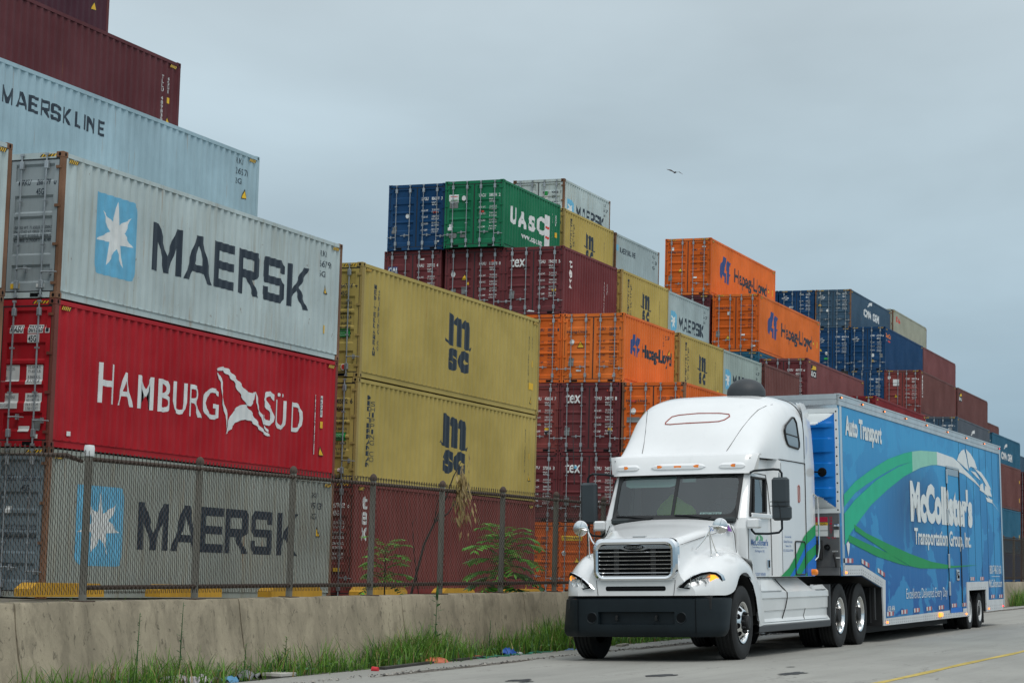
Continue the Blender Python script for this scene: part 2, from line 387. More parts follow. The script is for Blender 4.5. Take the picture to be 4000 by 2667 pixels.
def container(label, x, y, z, L, H, body, frame=None, door=None, marks=(), dmarks=(), lod=0, haz=False, nb=None, dmat=None):
    frame = frame or body; dmat = dmat or body
    T = thing('shipping_container', label, 'container', (x, y, z), CGROUP)
    mm = [body, frame]+mark_mats()
    br = side_breaks(L); bx = [b for b, _ in br]
    # long walls
    for back in (0, 1):
        mb = MB(); zb, zt = .16, H-.105
        for (a, da), (b, db) in zip([(.1, 0)]+br, br+[(L-.1, 0)]):
            ya, yb = Y_OUT+DEP*da, Y_OUT+DEP*db
            if back: ya, yb = W-ya, W-yb
            mb.add([(a, ya, zb), (b, yb, zb), (b, yb, zt), (a, ya, zt)], [(0, 1, 2, 3)], 0)
        if not back:
            for i, (vf, mat) in enumerate(marks):
                if not vf[0]: continue
                V, F = conform(vf, 'x', bx, lambda q: side_y(br, q), .002+.0012*i)
                mb.add([(a, c, b) for a, b, c in V], F, MI[mat])
            if haz:
                hazard(mb, .22, .52, .0015, 0, H-.20, H-.125, 'x'); hazard(mb, L-.52, L-.22, .0015, 0, H-.20, H-.125, 'x')
        mb.build('side_wall', mm, T)
    # frame: posts, rails, sills
    fb = MB()
    for px in (0, 1):
        for py in (0, 1):
            a, b = (.006, .135) if px == 0 else (L-.12, L-.006); c, e = (.005, .075) if py == 0 else (W-.075, W-.005)
            fb.box(a, b, c, e, .118, H-.118, 1)
    for py in (0, 1):
        c, e = (.006, .07) if py == 0 else (W-.07, W-.006)
        fb.box(.178, L-.178, c, e, H-.105, H-.02, 0)
        c, e = (.03, .09) if py == 0 else (W-.09, W-.03)
        fb.box(.178, L-.178, c, e, .02, .15, 0)
        c, e = (.012, .06) if py == 0 else (W-.06, W-.012); fb.box(.136, L-.121, c, e, .1505, .166, 0)
    fb.box(.008, .08, .17, W-.17, H-.13, H-.012, 0); fb.box(.008, .08, .17, W-.17, .015, .125, 0)
    fb.box(L-.08, L-.008, .17, W-.17, H-.1, H-.012, 1); fb.box(L-.08, L-.008, .17, W-.17, .015, .15, 1)
    if lod < 2:
        for yy in (.34, W-.62): fb.add([(.006, yy, .03), (.006, yy+.28, .03), (.006, yy+.28, .11), (.006, yy, .11)], [(0, 1, 2, 3)], MI['hole'])
        if haz: hazard(fb, .0065, 0, .2, .55, H-.10, H-.045, 'y'); hazard(fb, .0065, 0, W-.55, W-.2, H-.10, H-.045, 'y')
    fb.build('frame', mm, T)
    rb = MB(); rb.box(.1, L-.1, .071, W-.071, H-.06, H-.035); rb.build('roof', body, T)
    fl = MB(); fl.box(.09, L-.09, .09, W-.09, .1, .15); fl.build('floor', M_['grime'], T)
    eb = MB(); n = 11; p = (W-.15)/n
    for i in range(n):
        q = .075+i*p
        for a, b, da, db in ((0, .26, 0, 0), (.26, .5, 0, 1), (.5, .76, 1, 1), (.76, 1, 1, 0)):
            eb.add([(L-.015-.04*da, q+a*p, .151), (L-.015-.04*db, q+b*p, .151), (L-.015-.04*db, q+b*p, H-.101), (L-.015-.04*da, q+a*p, H-.101)], [(0, 1, 2, 3)])
    eb.build('end_wall', body, T)
    if lod < 2:
        for px in (0, 1):
            for py in (0, 1):
                for pz in (0, 1):
                    cb = MB(); a = 0 if px == 0 else L-.178; c = 0 if py == 0 else W-.162; e = 0 if pz == 0 else H-.118
                    cb.bbox(a, a+.178, c, c+.162, e, e+.118, .008)
                    xx = -.001 if px == 0 else L+.001; yy = -.001 if py == 0 else W+.001; ec = e+.059
                    o8 = [(cos(k*pi/4)*.03, sin(k*pi/4)*.042) for k in range(8)]
                    cb.poly([(xx, c+.081+q, ec+s_) for q, s_ in o8], 1); cb.poly([(a+.089+q, yy, ec+s_) for q, s_ in o8], 1)
                    cb.build('corner_casting', [frame, M_['hole']], T)
    # doors
    nb = nb or (5 if H > 2.7 else 5)
    zb, zt = .15, H-.155; hgt = zt-zb
    zs = [zb]; dz = [0]
    cent = [zb+hgt*f for f in ((.90, .66, .5, .34, .13) if nb == 5 else (.7, .42, .16))]
    for c in sorted(cent):
        hh = hgt*.052
        for q, e in ((-hh-.04, 0), (-hh, 1), (hh, 1), (hh+.05, 0)): zs.append(c+q); dz.append(e)
    zs.append(zt); dz.append(0)
    DX = .018; DD = .032
    def door_x(q):
        for (a, da), (b, db) in zip(zip(zs, dz), zip(zs[1:], dz[1:])):
            if a <= q <= b: return DX+DD*(da+(db-da)*(q-a)/(b-a))
        return DX
    dm = [dmat, frame]+mark_mats()
    for side in (0, 1):            # side 0 nearer the road (-y)
        y0, y1 = (.09, W/2-.02) if side == 0 else (W/2+.02, W-.09)
        db = MB(); s0, s1 = y0+.11, y1-.11
        db.add([(DX, y0, zb), (DX, s0, zb), (DX, s0, zt), (DX, y0, zt)], [(0, 1, 2, 3)]); db.add([(DX, s1, zb), (DX, y1, zb), (DX, y1, zt), (DX, s1, zt)], [(0, 1, 2, 3)])
        for (a, da), (b, d_b) in zip(zip(zs, dz), zip(zs[1:], dz[1:])):
            db.add([(DX+DD*da, s0, a), (DX+DD*da, s1, a), (DX+DD*d_b, s1, b), (DX+DD*d_b, s0, b)], [(0, 1, 2, 3)])
        for i in range(1, len(zs)-3, 4):
            for ss in (s0, s1): db.add([(DX, ss, zs[i]), (DX+DD, ss, zs[i+1]), (DX+DD, ss, zs[i+2]), (DX, ss, zs[i+3])], [(0, 1, 2, 3)])
        for a, b in ((zb-.035, zb), (zt, zt+.03)): db.box(.012, .03, y0-.02, y1+.02, a, b, MI['black'])
        for a, b in ((y0-.022, y0), (y1, y1+.02)): db.box(.0115, .03, a, b, zb, zt, MI['black'])
        for i in range(4):
            hz = zb+.12+i*(hgt-.3)/3; yy = (y0-.06, y0+.06) if side == 0 else (y1-.06, y1+.06)
            db.box(-.012, .017, yy[0], yy[1], hz, hz+.055, 1)
        for i, (vf, mat, sd_) in enumerate(dmarks):
            if sd_ != side or not vf[0]: continue
            V, F = conform(([(W-a, b) for a, b in vf[0]], vf[1]), 'z', zs, door_x, .002+.001*i)
            db.add([(c, a, b) for a, b, c in V], F, MI[mat])
        D = db.build('door', dm, T)
        for k, q in enumerate((.24, .76)):
            yy = y0+(y1-y0)*q; lb = MB(); n = 8 if lod == 0 else 6
            lb.tube([(-.03, yy, .03), (-.03, yy, H-.04)], .017, n)
            if lod < 2:
                for a, b in ((.02, .07), (H-.075, H-.03)): lb.box(-.05, -.001, yy-.035, yy+.035, a, b)
                for zz in (.19, H-.34): lb.bbox(-.055, .017, yy-.045, yy+.045, zz, zz+.16, .01)
                for zz in (.36*H, .66*H): lb.box(-.052, .017, yy-.03, yy+.05, zz, zz+.035)
                hzz = zb+.36+.07*((k+side) % 2); sg = 1 if side == 1 else -1
                lb.tube([(-.045, yy, hzz), (-.055, yy+sg*.12, hzz+.008), (-.052, yy+sg*.36, hzz-.005)], [.02, .014, .012], 6)
                lb.box(-.06, .017, yy+sg*.19-.02, yy+sg*.19+.02, hzz-.05, hzz+.06)
            lb.build('locking_bar', M_['galv'], D)
    return T
# ------------------------------------------------------------------ ground
GS = .0131
def road_z(x, y):
    yc = max(y, 6.5) if y < 11.6 else 11.6
    return -1.108+GS*(x-29.73)-.032*(yc-9.74) + (.004*(6.5-y) if y < 6.5 else 0)
def shoulder_z(x, y): return road_z(x, 11.6)-.012-.05*max(0, min(1, (y-11.6)/1.2))
def wall_base(x): return -1.262+.0115*(x-26.2)
def wall_top(x): return -.345+.0112*(x-24)
def yard_z(x, y):
    P = ((-100, -.70), (35, -.675), (62, -.675), (75, -.56), (95, -.4), (103, -.22), (118, -.25), (141, -.44), (170, -.45), (300, -.4))
    for (a, za), (b, zb) in zip(P, P[1:]):
        if a <= x <= b: return za+(zb-za)*(x-a)/(b-a)
    return -.4
def sheet(name, xs, ys, zf, mat, **k):
    mb = MB(); mb.grid([[(x, y, zf(x, y)) for x in xs] for y in ys], sm=True); o = mb.build(name, mat, ang=60); o['kind'] = 'structure'
    for a, b in k.items(): o[a] = b
    return o
def road_mat():
    m = MT('worn_concrete_road'); c0 = hx('9c9b95')
    big = m.noise(m.pos((.25, .6, 1)), 1.1, 5); c = m.mix(m.ramp(big, .3, .7), tuple(x*.80 for x in c0), tuple(x*1.1 for x in c0))
    st = m.noise(m.pos((.12, 2.2, 1)), 1.4, 5, .6); c = m.mix(m.mul(m.ramp(st, .5, .75), .45), c, tuple(x*.62 for x in c0))
    sp = m.noise(m.pos((1.4, 4, 1)), 2.2, 6, .7); c = m.mix(m.mul(m.ramp(sp, .62, .68), .7), c, tuple(x*.5 for x in c0))
    fine = m.noise(m.pos((1, 1, 1)), 70, 3, .8); c = m.mix(m.mul(m.ramp(fine, .4, .75), .35), c, tuple(x*.55 for x in c0))
    v = m.nd('ShaderNodeTexVoronoi', feature='DISTANCE_TO_EDGE'); v.inputs['Scale'].default_value = .55
    wv = m.nd('ShaderNodeVectorMath', operation='ADD'); nn = m.nd('ShaderNodeTexNoise'); nn.inputs['Scale'].default_value = 1.6; nn.inputs['Detail'].default_value = 6
    m.l.new(m.pos(), nn.inputs['Vector']); sc = m.nd('ShaderNodeVectorMath', operation='SCALE'); m.l.new(nn.outputs['Color'], sc.inputs[0]); sc.inputs['Scale'].default_value = 1.3
    m.l.new(m.pos((.35, 1, 1)), wv.inputs[0]); m.l.new(sc.outputs[0], wv.inputs[1]); m.l.new(wv.outputs[0], v.inputs['Vector'])
    c = m.mix(m.mul(m.ramp(v.outputs['Distance'], .0, .012, 1, 0), m.ramp(big, .45, .6, 0, .7)), c, (.08, .075, .07))
    m.bump(fine, .25, .01); return m.fin(c, .8, 0, .3)
M_['road'] = road_mat()
def gravel_mat():
    m = MT('dirty_gravel'); v = m.nd('ShaderNodeTexVoronoi'); v.inputs['Scale'].default_value = 38; m.l.new(m.pos(), v.inputs['Vector'])
    bw = m.nd('ShaderNodeSeparateColor'); m.l.new(v.outputs['Color'], bw.inputs[0])
    c = m.mix(bw.outputs[0], (.05, .045, .04), (.27, .25, .22)); big = m.noise(m.pos(), 1.6, 5); c = m.mix(m.ramp(big, .42, .62, 0, .75), c, (.06, .05, .038))
    m.bump(v.outputs['Distance'], .8, .02); return m.fin(c, .9, 0, .2)
M_['gravel'] = gravel_mat()
M_['dirt'] = paint('yard_dirt', (.16, .145, .115), 0, .3, .9)
XS = [-30, 0]+[10+i*2.5 for i in range(36)]+[110, 150, 250, 500, 1500]
sheet('road', XS, [-400, -60, -20, -4, 0, 3, 6.5, 8, 9.74, 11.6, 12.2], road_z, M_['road'])
sheet('gravel_shoulder', XS, [11.05, 11.35, 11.6, 12.2, 12.8, 13.4], lambda x, y: (road_z(x, y)-.03 if y < 11.3 else (road_z(x, y)+.008*sin(x*3.1)*sin(x*1.3) if y < 11.5 else shoulder_z(x, y)+.012+.006*sin(x*5+y*9))), M_['gravel'])
sheet('yard_ground', [-100, 0, 20, 35, 50, 62, 75, 95, 103, 118, 141, 170, 300, 1500], [13.05, 20, 35, 60, 200, 800], yard_z, M_['dirt'])
# pale ragged concrete lip of the road, dark patches and the yellow line
M_['asphalt'] = plain('dark_asphalt_patch', (.05, .052, .055), .85, spec=.2, var=.5)
M_['roadyellow'] = paint('worn_yellow_paint', (.50, .38, .10), 0, .9, .7)
def blob(name, cx, cy, lx, ly, seed, mat, n=22, dz=.004):
    rn = random.Random(seed); mb = MB(); pts = []
    for k in range(n):
        a = 2*pi*k/n; rr = .75+.5*rn.random(); x, y = cx+cos(a)*lx*rr, cy+sin(a)*ly*rr; pts.append((x, y, road_z(x, y)+dz))
    mb.poly(pts); o = mb.build(name, mat); o['kind'] = 'structure'
for i, (cx, cy, lx, ly) in enumerate(((24.8, 8.15, .32, .16), (25.6, 6.75, .45, .13), (23.3, 9.35, .30, .12), (23.0, 9.15, .14, .07), (27.4, 7.25, .10, .05), (27.7, 4.2, .3, .12), (36.5, 11.2, .4, .06), (60.5, 7.9, .5, .08), (55, 6.6, 1.2, .08))):
    blob('road_patch', cx, cy, lx, ly, i, M_['asphalt'])
ym = MB(); q = []
for i in range(70):
    x = 14+i*1.0; ww = .055+.012*sin(i*2.1); y = 5.40+.012*sin(i*.9); q.append([(x, y-ww, road_z(x, y)+.004), (x, y+ww, road_z(x, y)+.004)])
ym.grid(q); o = ym.build('road_marking', M_['roadyellow']); o['kind'] = 'structure'
# ------------------------------------------------------------------ concrete barriers
M_['conc'] = concrete('weathered_concrete', 'a39883')
BARX = 23.2
BL = 4.62
barrier0 = None
BLAB = {-3: None}
for i in range(-2, 16):
    x0 = BARX+i*BL
    mb = MB(); rows = []
    NX = 14
    prof = [(12.80, 0), (12.80, .10), (12.86, .28), (12.90, .40), (12.955, .68), (12.985, .90), (13.0, .925), (13.2, .925), (13.25, .6), (13.35, .25), (13.4, 0)]
    rn = random.Random(i+5)
    for (py, ph) in prof:
        rows.append([(x0+.012+(BL-.024)*k/NX, py+rn.uniform(-.006, .006), wall_base(x0+BL*k/NX)-.05+(wall_top(x0+BL*k/NX)-wall_base(x0+BL*k/NX)+.05)*ph/.925+(rn.uniform(-.006, .006) if ph > .3 else 0)) for k in range(NX+1)])
    mb.grid(rows, sm=True)
    for e in (0, NX): mb.add([rw[e] for rw in rows], [tuple(range(len(rows)))])
    near = x0 < 38
    lab = {-2: 'leftmost concrete road barrier at the bottom left corner of the photo', -1: 'pale stained concrete barrier under the white-capped fence post', 0: 'pitted concrete barrier right of the dark open joint, below the big dark lettering', 1: 'pitted concrete barrier behind the tall thistle-like weed', 2: 'concrete barrier section just left of the truck bumper'}.get(i)
    if lab is None: lab = 'weathered concrete barrier section partly hidden behind the truck and trailer' if i < 10 else 'far concrete barrier section beyond the rear end of the trailer'
    tag(mb.build('concrete_barrier', M_['conc'], ang=40), lab, 'barrier', 'concrete barriers along the road' if i > -9 else None)
# ------------------------------------------------------------------ chain link fence
M_['wire'] = plain('rusty_wire', (.050, .037, .027), .6, .2)
M_['pipe'] = paint('rusty_brown_pipe', (.075, .052, .040), .35, .4, .6)
M_['postm'] = paint('lichen_grey_post', (.22, .215, .185), .45, .7, .7, .2)
M_['whitecap'] = plain('white_paint_cap', (.7, .72, .72), .6)
F = thing('chain_link_fence', 'rusty chain-link fence on round grey posts standing on the concrete barrier', 'fence', (0, 0, 0))
FP0, FSP, FY, FH = 19.98, 2.352, 13.1, 1.56
def bay_mesh():
    mb = MB(); p = .084; h = FH-.02; n = int(FSP/(p/2)); rn = random.Random(4)
    dx = FSP/n; m = int((h-.06)/(p/2)); rr = .0044
    for k in range(n):
        prev = None; vs = []; fs = []
        for j in range(m+1):
            zz = .06+j*p/2; xx = (k+((j+k) % 2))*dx+rn.uniform(-.004, .004); yy = .010*(1 if (j+k) % 2 else -1)
            for q in range(3): vs.append((xx+rr*1.15*cos(q*2.094), yy+rr*sin(q*2.094), zz))
            if j:
                for q in range(3): fs.append(((j-1)*3+q, (j-1)*3+(q+1) % 3, j*3+(q+1) % 3, j*3+q))
        mb.add(vs, fs, 0, True)
        # twisted loop standing above the rail
        if k % 2 == 0:
            x = k*dx+dx*.5; z = h
            mb.tube([(x-dx*.4, .03, z-.06), (x, .03, z), (x-.011, .03, z+.03), (x-.011, .03, z+.05), (x, .03, z+.06), (x+.011, .03, z+.05), (x+.010, .03, z+.032), (x-.006, .03, z+.0)], .0042, 3)
    return mb
PB = None
slope = math.atan(.0112)
for i in range(-2, 29):
    x = FP0+i*FSP; z = wall_top(x)
    if i >= 0:
        mb = MB(); mb.tube([(x, FY, z-.02), (x, FY, z+FH+.02)], .043, 12)
        po = mb.build('post', M_['whitecap'] if i < 0 else M_['postm'], F)
        cb = MB()
        if i == 0: cb.lathe([(.052, 0), (.056, .01), (.058, .09), (.05, .12), (0, .125)], 14, 'z', (x, FY, z+FH+.0))
        else: cb.lathe([(.052, 0), (.055, .015), (.05, .045), (.034, .075), (.014, .09), (0, .092)], 14, 'z', (x, FY, z+FH+.02))
        cb.build('cap', M_['whitecap'] if i == 0 else M_['pipe'], po)
        fb = MB(); fb.bbox(x-.12, x+.12, FY-.09, FY+.09, z-.012, z+.012, .004); fb.build('base_plate', M_['pipe'], po)
    if i == 28: break
    if i < -1: continue
    if PB is None: PB = bay_mesh().build('mesh_panel', M_['wire'], F); o = PB
    else: o = PB.copy(); COL.objects.link(o)
    o.location = (x, FY-.062, z+.02); o.rotation_euler = (0, -slope, 0); o.parent = F
    rb = MB(); x2 = x+FSP; z2 = wall_top(x2)
    if i >= 0: rb.tube([(x, FY-.02, z+FH-.03), (x2, FY-.02, z2+FH-.03)], .024, 8); rb.build('top_rail', M_['pipe'], F)
    rb = MB(); rb.tube([(x, FY-.01, z+.15), (x2, FY-.01, z2+.15)], .026, 8)
    if i >= 0: rb.build('bottom_rail', M_['pipe'], F)
mb = MB(); zt = wall_top(17.6)+FH-.05
for k in range(1): mb.tube([(17.4, FY, zt-.02), (18.6, FY, zt+.02), (19.55, FY, wall_top(19.5)+FH-.01), (19.85, FY, wall_top(19.8)+FH-.06)], [.006, .006, .03, .02], 8)
mb.build('tension_wire', M_['pipe'], F)
# ------------------------------------------------------------------ yellow wheel stops in the yard
M_['wstop'] = paint('yellow_painted_concrete', (.55, .30, .035), .25, .6, .75)
for i, (x0, x1) in enumerate(((33.6, 36.05), (38.1, 40.6), (42.8, 45.25), (47.35, 49.95), (52.2, 54.3), (57, 59.4))):
    mb = MB(); z = -.60; y = 23.15; h = .255
    mb.prism([(x0, y, z), (x1, y, z), (x1, y, z+h*.6), (x1-.16, y, z+h), (x0+.22, y, z+h), (x0, y, z+h*.55)], (0, .35, 0))
    tag(mb.build('wheel_stop', M_['wstop']), ('yellow concrete wheel stop behind the white-capped fence post', 'yellow wheel stop with a white smear, below the large dark letters', 'chipped yellow wheel stop under the right end of the grey container', 'yellow wheel stop behind the small sapling', 'yellow wheel stop left of the larger sapling', 'yellow wheel stop under the orange container near the truck')[i], 'wheel stop', 'yellow wheel stops along the container row')

# ------------------------------------------------------------------ containers
M_['orangest'] = plain('orange_tag', (.75, .2, .02), .5)
rustf = paint('rusted_brown_steel', (.20, .105, .062), .62, .6, .7, .4)
C = dict(
 a3=paint('chalky_white_blue_paint', (.47, .55, .55), .56, .42, .5, tint=(.55, .46, .26)), a3d=paint('grey_door_paint', (.30, .345, .36), .35, .4),
 a1=paint('greenish_grey_paint', (.31, .335, .30), .58, .55, tint=(.45, .36, .2)), a1d=paint('blue_grey_door_paint', (.165, .215, .245), .3, .4),
 a2=paint('bright_red_paint', (.42, .010, .019), .18, .22, tint=(.4, .10, .10)), a2f=paint('worn_red_brown_frame', (.17, .05, .038), .45, .5),
 a4=paint('pale_blue_paint', (.34, .47, .53), .36, .28), a5=paint('dark_maroon_paint', (.105, .025, .030), .16, .22), a6=paint('plum_maroon_paint', (.062, .017, .030), .1, .2),
 msc=paint('mustard_yellow_paint', (.45, .345, .10), .05, .12, tint=(.5, .42, .2)), mscf=paint('mustard_frame_paint', (.34, .25, .085), .12, .25),
 mar=paint('maroon_paint', (.14, .030, .034), .12, .22), mar2=paint('red_brown_paint', (.21, .045, .040), .12, .2), mar3=paint('faded_maroon_paint', (.19, .065, .065), .12, .25), mar4=paint('brown_maroon_paint', (.15, .055, .048), .12, .2),
 org=paint('bright_orange_paint', (.72, .17, .028), .06, .16), org2=paint('deep_orange_paint', (.66, .125, .014), .08, .2), orgp=paint('pale_orange_paint', (.66, .22, .10), .12, .25),
 grn=paint('green_paint', (.008, .165, .075), .06, .2), nav=paint('navy_blue_paint', (.004, .05, .14), .06, .2), teal=paint('teal_blue_paint', (.02, .12, .20), .06, .2),
 cma=paint('slate_blue_paint', (.045, .095, .15), .08, .2), cmag=paint('blue_grey_paint', (.09, .11, .135), .08, .2), kl=paint('pale_khaki_paint', (.36, .38, .30), .12, .2),
 mb2=paint('pale_grey_blue_paint', (.36, .43, .44), .30, .3), mb3=paint('pale_mint_grey_paint', (.34, .415, .39), .25, .3), brn=paint('brown_rust_paint', (.2, .08, .05), .4, .4), redb=paint('crimson_paint', (.22, .02, .025), .1, .2))
def dset(code, num, chk, size, mat, H, lines=6, left=None, tex=None, box=False, extra=()):
    o = []
    z1 = H-.53; hh = .125
    if box:
        o += [(rect(1.40, 1.715, z1-hh-.02, z1+.02), 'white', 0), (rect(1.82, 2.17, z1-hh-.02, z1+.02), 'white', 0), (rect(2.215, 2.32, z1-hh-.02, z1+.02), 'white', 0), (rect(1.82, 2.09, z1-.335, z1-.165), 'white', 0)]
    if code: o.append((txt(code, 1.42, 1.70, z1-hh, z1, .02), mat, 0))
    o += [(txt(num, 1.84, 2.16, z1-hh, z1, .02), mat, 0), (txt(size, 1.84, 2.06, z1-hh-.19, z1-.19, .02), mat, 0)]
    if chk: o.append((txt(chk, 2.235, 2.30, z1-hh, z1, .02), mat, 0))
    rows = ['32.500 KG', '71.650 LB', '3.860 KG', '8.510 LB', '28.640 KG', '63.140 LB', '76.4 CU.M', '2.700 CU.FT'][:lines]
    heads = ['MAX. WT.', 'TARE WT.', 'PAYLOAD', 'CU. CAP.'][:(lines+1)//2]
    for i, t in enumerate(rows):
        zz = z1-.46-i*.105-(i//2)*.045; o.append((txt(t, 1.85, 2.15, zz-.065, zz, .01), mat, 0))
    for i, t in enumerate(heads):
        zz = z1-.48-i*.255; o.append((txt(t, 1.42, 1.70, zz-.075, zz, .01), mat, 0))
    if left: o.append((txt(left, .17, .98, z1-.235, z1-.10, .015), mat, 1))
    if tex: o.append((txt(tex, .28, .88, z1-.24, z1+.14, .014), mat, 1))
    return o+list(extra)
def tri(a, z, s=.2, side=1): return [(polys([[(a-s*.62, z-s*.08), (a+s*.62, z-s*.08), (a, z+s*1.06)]]), 'black', side), (polys([[(a-s*.5, z), (a+s*.5, z), (a, z+s*.88)]]), 'yellow', side)]
def disc(a, z, r1, mat, side): return [(polys([[(a+r1*cos(k*pi/8), z+r1*1.2*sin(k*pi/8)) for k in range(16)]]), mat, side)]
def stk(a0, a1, z0, z1, mat, side): return [(rect(a0, a1, z0, z1), mat, side)]
def tag_or(a, z): return [(polys([[(a, z), (a+.17, z), (a+.2, z+.035), (a+.17, z+.07), (a, z+.07)]]), 'redst', 0), (rect(a+.03, a+.09, z+.01, z+.06), 'black', 0)]
HC, ST, L40, L20 = 2.896, 2.591, 12.192, 6.058
def idmarks(x, z, l1, l2, l3, mat='ink', s=1.):
    return [(txt(l1, x, x+.34*s, z, z+.14*s), mat), (txt(l2, x-.02, x+.6*s, z-.26*s, z-.10*s), mat), (txt(l3, x-.02, x+.3*s, z-.5*s, z-.36*s), mat)]
def sidetri(x, z, s=.2): return [(polys([[(x-s*.6, z-s*.1), (x+s*.6, z-s*.1), (x, z+s*1.15)]]), 'black'), (polys([[(x-s*.45, z), (x+s*.45, z), (x, z+s*.9)]]), 'yellow')]
def box_star(x0, x1, z0, z1): return [(polys([rrect(x0, x1, z0, z1, .22, (1, 0, 1, 1))]), 'bluebox'), (star(x0, x1, z0, z1), 'white')]
def vcode(x, z0, z1, s, mat, x2=None, s2='45G1', z2=None): 
    o = [(vtxt(s, x, .09, z0, z1, .0), mat)]
    if x2: o.append((vtxt(s2, x2, .09, z2 if z2 else z1-.45, z1, .0), mat))
    return o
# first block, nearest the camera
container('grey white container with rusty corner post, cut off by the left edge of the photo', 21.43, 24.05, 4.945, L40, HC, C['a3'], rustf, haz=True, marks=[])
container('plain brown container below the grey white one cut off by the left edge', 21.40, 24.05, 2.045, L40, HC, C['brn'], rustf)
container('grey container with star panel and dark capitals behind the fence, bottom of the nearest stack', 35.28, 24.05, -.66, L40, HC, C['a1'], rustf, haz=True, dmat=C['a1d'],
  marks=box_star(1.12, 2.82, .65, 2.24)+[(maersk(3.38, 10.40, 1.01, 1.99), 'ink')]+idmarks(11.05, 2.4, 'SKU', '99 839', '5G1')+sidetri(11.4, 1.5)+[(rect(5.2, 6.3, 1.55, 2.6), 'grime')][:0],
  dmarks=dset('MSKU', '099 839', '0', '45G1', 'ink', HC, 0)+[(txt(t, 1.42, 2.28, 1.36-.075*i, 1.41-.075*i), 'ink', 0) for i, t in enumerate(('GROSS WT. 71.650LB. 32.500KG.', 'PAYLOAD 63.100LB. 28.620KG.', 'TARE WT. 8.560LB. 3.880KG.', 'CUBE 2.700FT 76.4M'))]+stk(1.5, 1.62, 1.62, 1.76, 'white', 0))
bw = [(6.28, 2.13), (6.54, 2.21), (6.81, 2.19), (7.09, 2.07), (7.37, 1.93), (7.65, 1.78), (7.91, 1.74), (8.14, 1.79), (8.09, 1.61), (7.89, 1.44), (7.7, 1.45), (7.54, 1.58), (7.34, 1.71), (7.08, 1.93), (6.81, 2.05), (6.55, 2.12), (6.35, 2.1)]
bw2 = [(6.81, .73), (6.89, .99), (7.09, 1.25), (7.37, 1.42), (7.66, 1.46), (7.92, 1.33), (8.2, 1.14), (8.47, .98), (8.91, .83), (8.72, .82), (8.47, .9), (8.18, 1.02), (7.92, 1.11), (7.66, 1.12), (7.38, 1.07), (7.08, .94), (7.06, .86)]
bw3 = [(6.31, 2.12), (6.48, 2.0), (6.57, 1.86), (6.57, 1.72), (6.73, 1.39), (6.83, 1.19), (6.84, .78), (6.77, 1.15), (6.62, 1.46), (6.51, 1.72), (6.50, 1.86)]
bw4 = [(8.13, 1.79), (8.2, 1.64), (8.20, 1.55), (8.28, 1.43), (8.47, 1.28), (8.5, 1.13), (8.75, .96), (8.74, .9), (8.47, 1.09), (8.42, 1.23), (8.22, 1.39), (8.15, 1.55)]
hs = [(txt('H', 1.69, 2.25, 1.01, 1.82, .01), 'white')]+[(txt(c, a, b, 1.01, 1.70, .006), 'white') for c, a, b in (('A', 2.38, 2.96), ('M', 3.15, 3.74), ('B', 3.96, 4.44), ('U', 4.54, 5.11), ('R', 5.21, 5.74), ('G', 5.79, 6.48), ('U', 9.11, 9.59), ('D', 9.86, 10.43))]+[(txt('S', 8.50, 9.03, 1.06, 1.86, .01), 'white'), (polys([rrect(9.2, 9.28, 1.78, 1.86, .03), rrect(9.4, 9.48, 1.78, 1.86, .03)]), 'white'), (polys([bw]), 'white'), (polys([bw2]), 'white'), (polys([bw3, bw4]), 'white')]
container('bright red container with white capitals and a white bird-wing emblem, in the nearest stack', 35.28, 24.06, 2.24, L40, HC, C['a2'], C['a2f'], haz=True,
  marks=hs+[(rect(11.02, 11.12, .55, 1.98), 'white'), (rect(11.36, 11.46, 1.47, 1.98), 'white')]+vcode(11.07, .57, 1.96, 'HASU 501523 1', 'ink', 11.41, '45G1', 1.49)+sidetri(11.42, .55)+[(rect(11.37, 11.47, 1.2, 1.36), 'yellow'), (rect(.62, .70, .26, .35), 'white')],
  dmarks=dset('HASU', '501523', '1', '45G1', 'ink', HC, 0, box=True)+sum([stk(a, b, z0, z1, 'white', 0) for a, b, z0, z1 in ((1.25, 1.66, 1.28, 1.60), (1.82, 2.20, 1.22, 1.60), (1.25, 1.66, .75, 1.05), (1.82, 2.20, .70, 1.05), (1.7, 1.95, .30, .41), (2.05, 2.17, .17, .25))], [])+stk(2.0, 2.2, .32, .56, 'grime', 0)
   +[(txt(t, 1.86, 2.16, z0, z0+.055), 'ink', 0) for t, z0 in (('32.500 KG.', 1.53), ('71.650 LB.', 1.45), ('3.860 KG.', 1.34), ('8.510 LB.', 1.26), ('28.640 KG.', .97), ('63.140 LB.', .89), ('76.4 CU.M.', .80), ('2.700 CU.FT.', .72))]+[(txt(t, 1.28, 1.28+.028*len(t), z0, z0+.055), 'ink', 0) for t, z0 in (('MAX. GROSS', 1.50), ('TARE', 1.32), ('MAX.PAYLOAD', .95), ('CU.CAP.', .78))])
container('white rusty container with star panel and large dark capitals, above the bright red one', 35.28, 24.05, 5.14, L40, HC, C['a3'], rustf, haz=True, dmat=C['a3d'],
  marks=box_star(1.28, 2.84, .68, 2.32)+[(maersk(3.44, 10.49, 1.04, 2.05), 'ink')]+idmarks(11.08, 2.46, 'RKU', '66 790', '5G1')+sidetri(11.36, 1.58)+[(rect(11.33, 11.43, .6, .8), 'yellow')],
  dmarks=dset('MRKU', '266 779', '0', '45G1', 'ink', HC, 0)+[(txt(t, 1.36, 2.25, 1.38-.085*i, 1.44-.085*i), 'ink', 0) for i, t in enumerate(('GROSS WT. 71.650LB. 32.500KG.', 'PAYLOAD 63.100LB. 28.620KG.', 'TARE WT. 8.550LB. 3.880KG.', 'CUBE 2.700FT 76.4M'))]+stk(1.35, 1.56, .2, .3, 'yellow', 0)+stk(1.95, 2.14, .22, .29, 'white', 0))
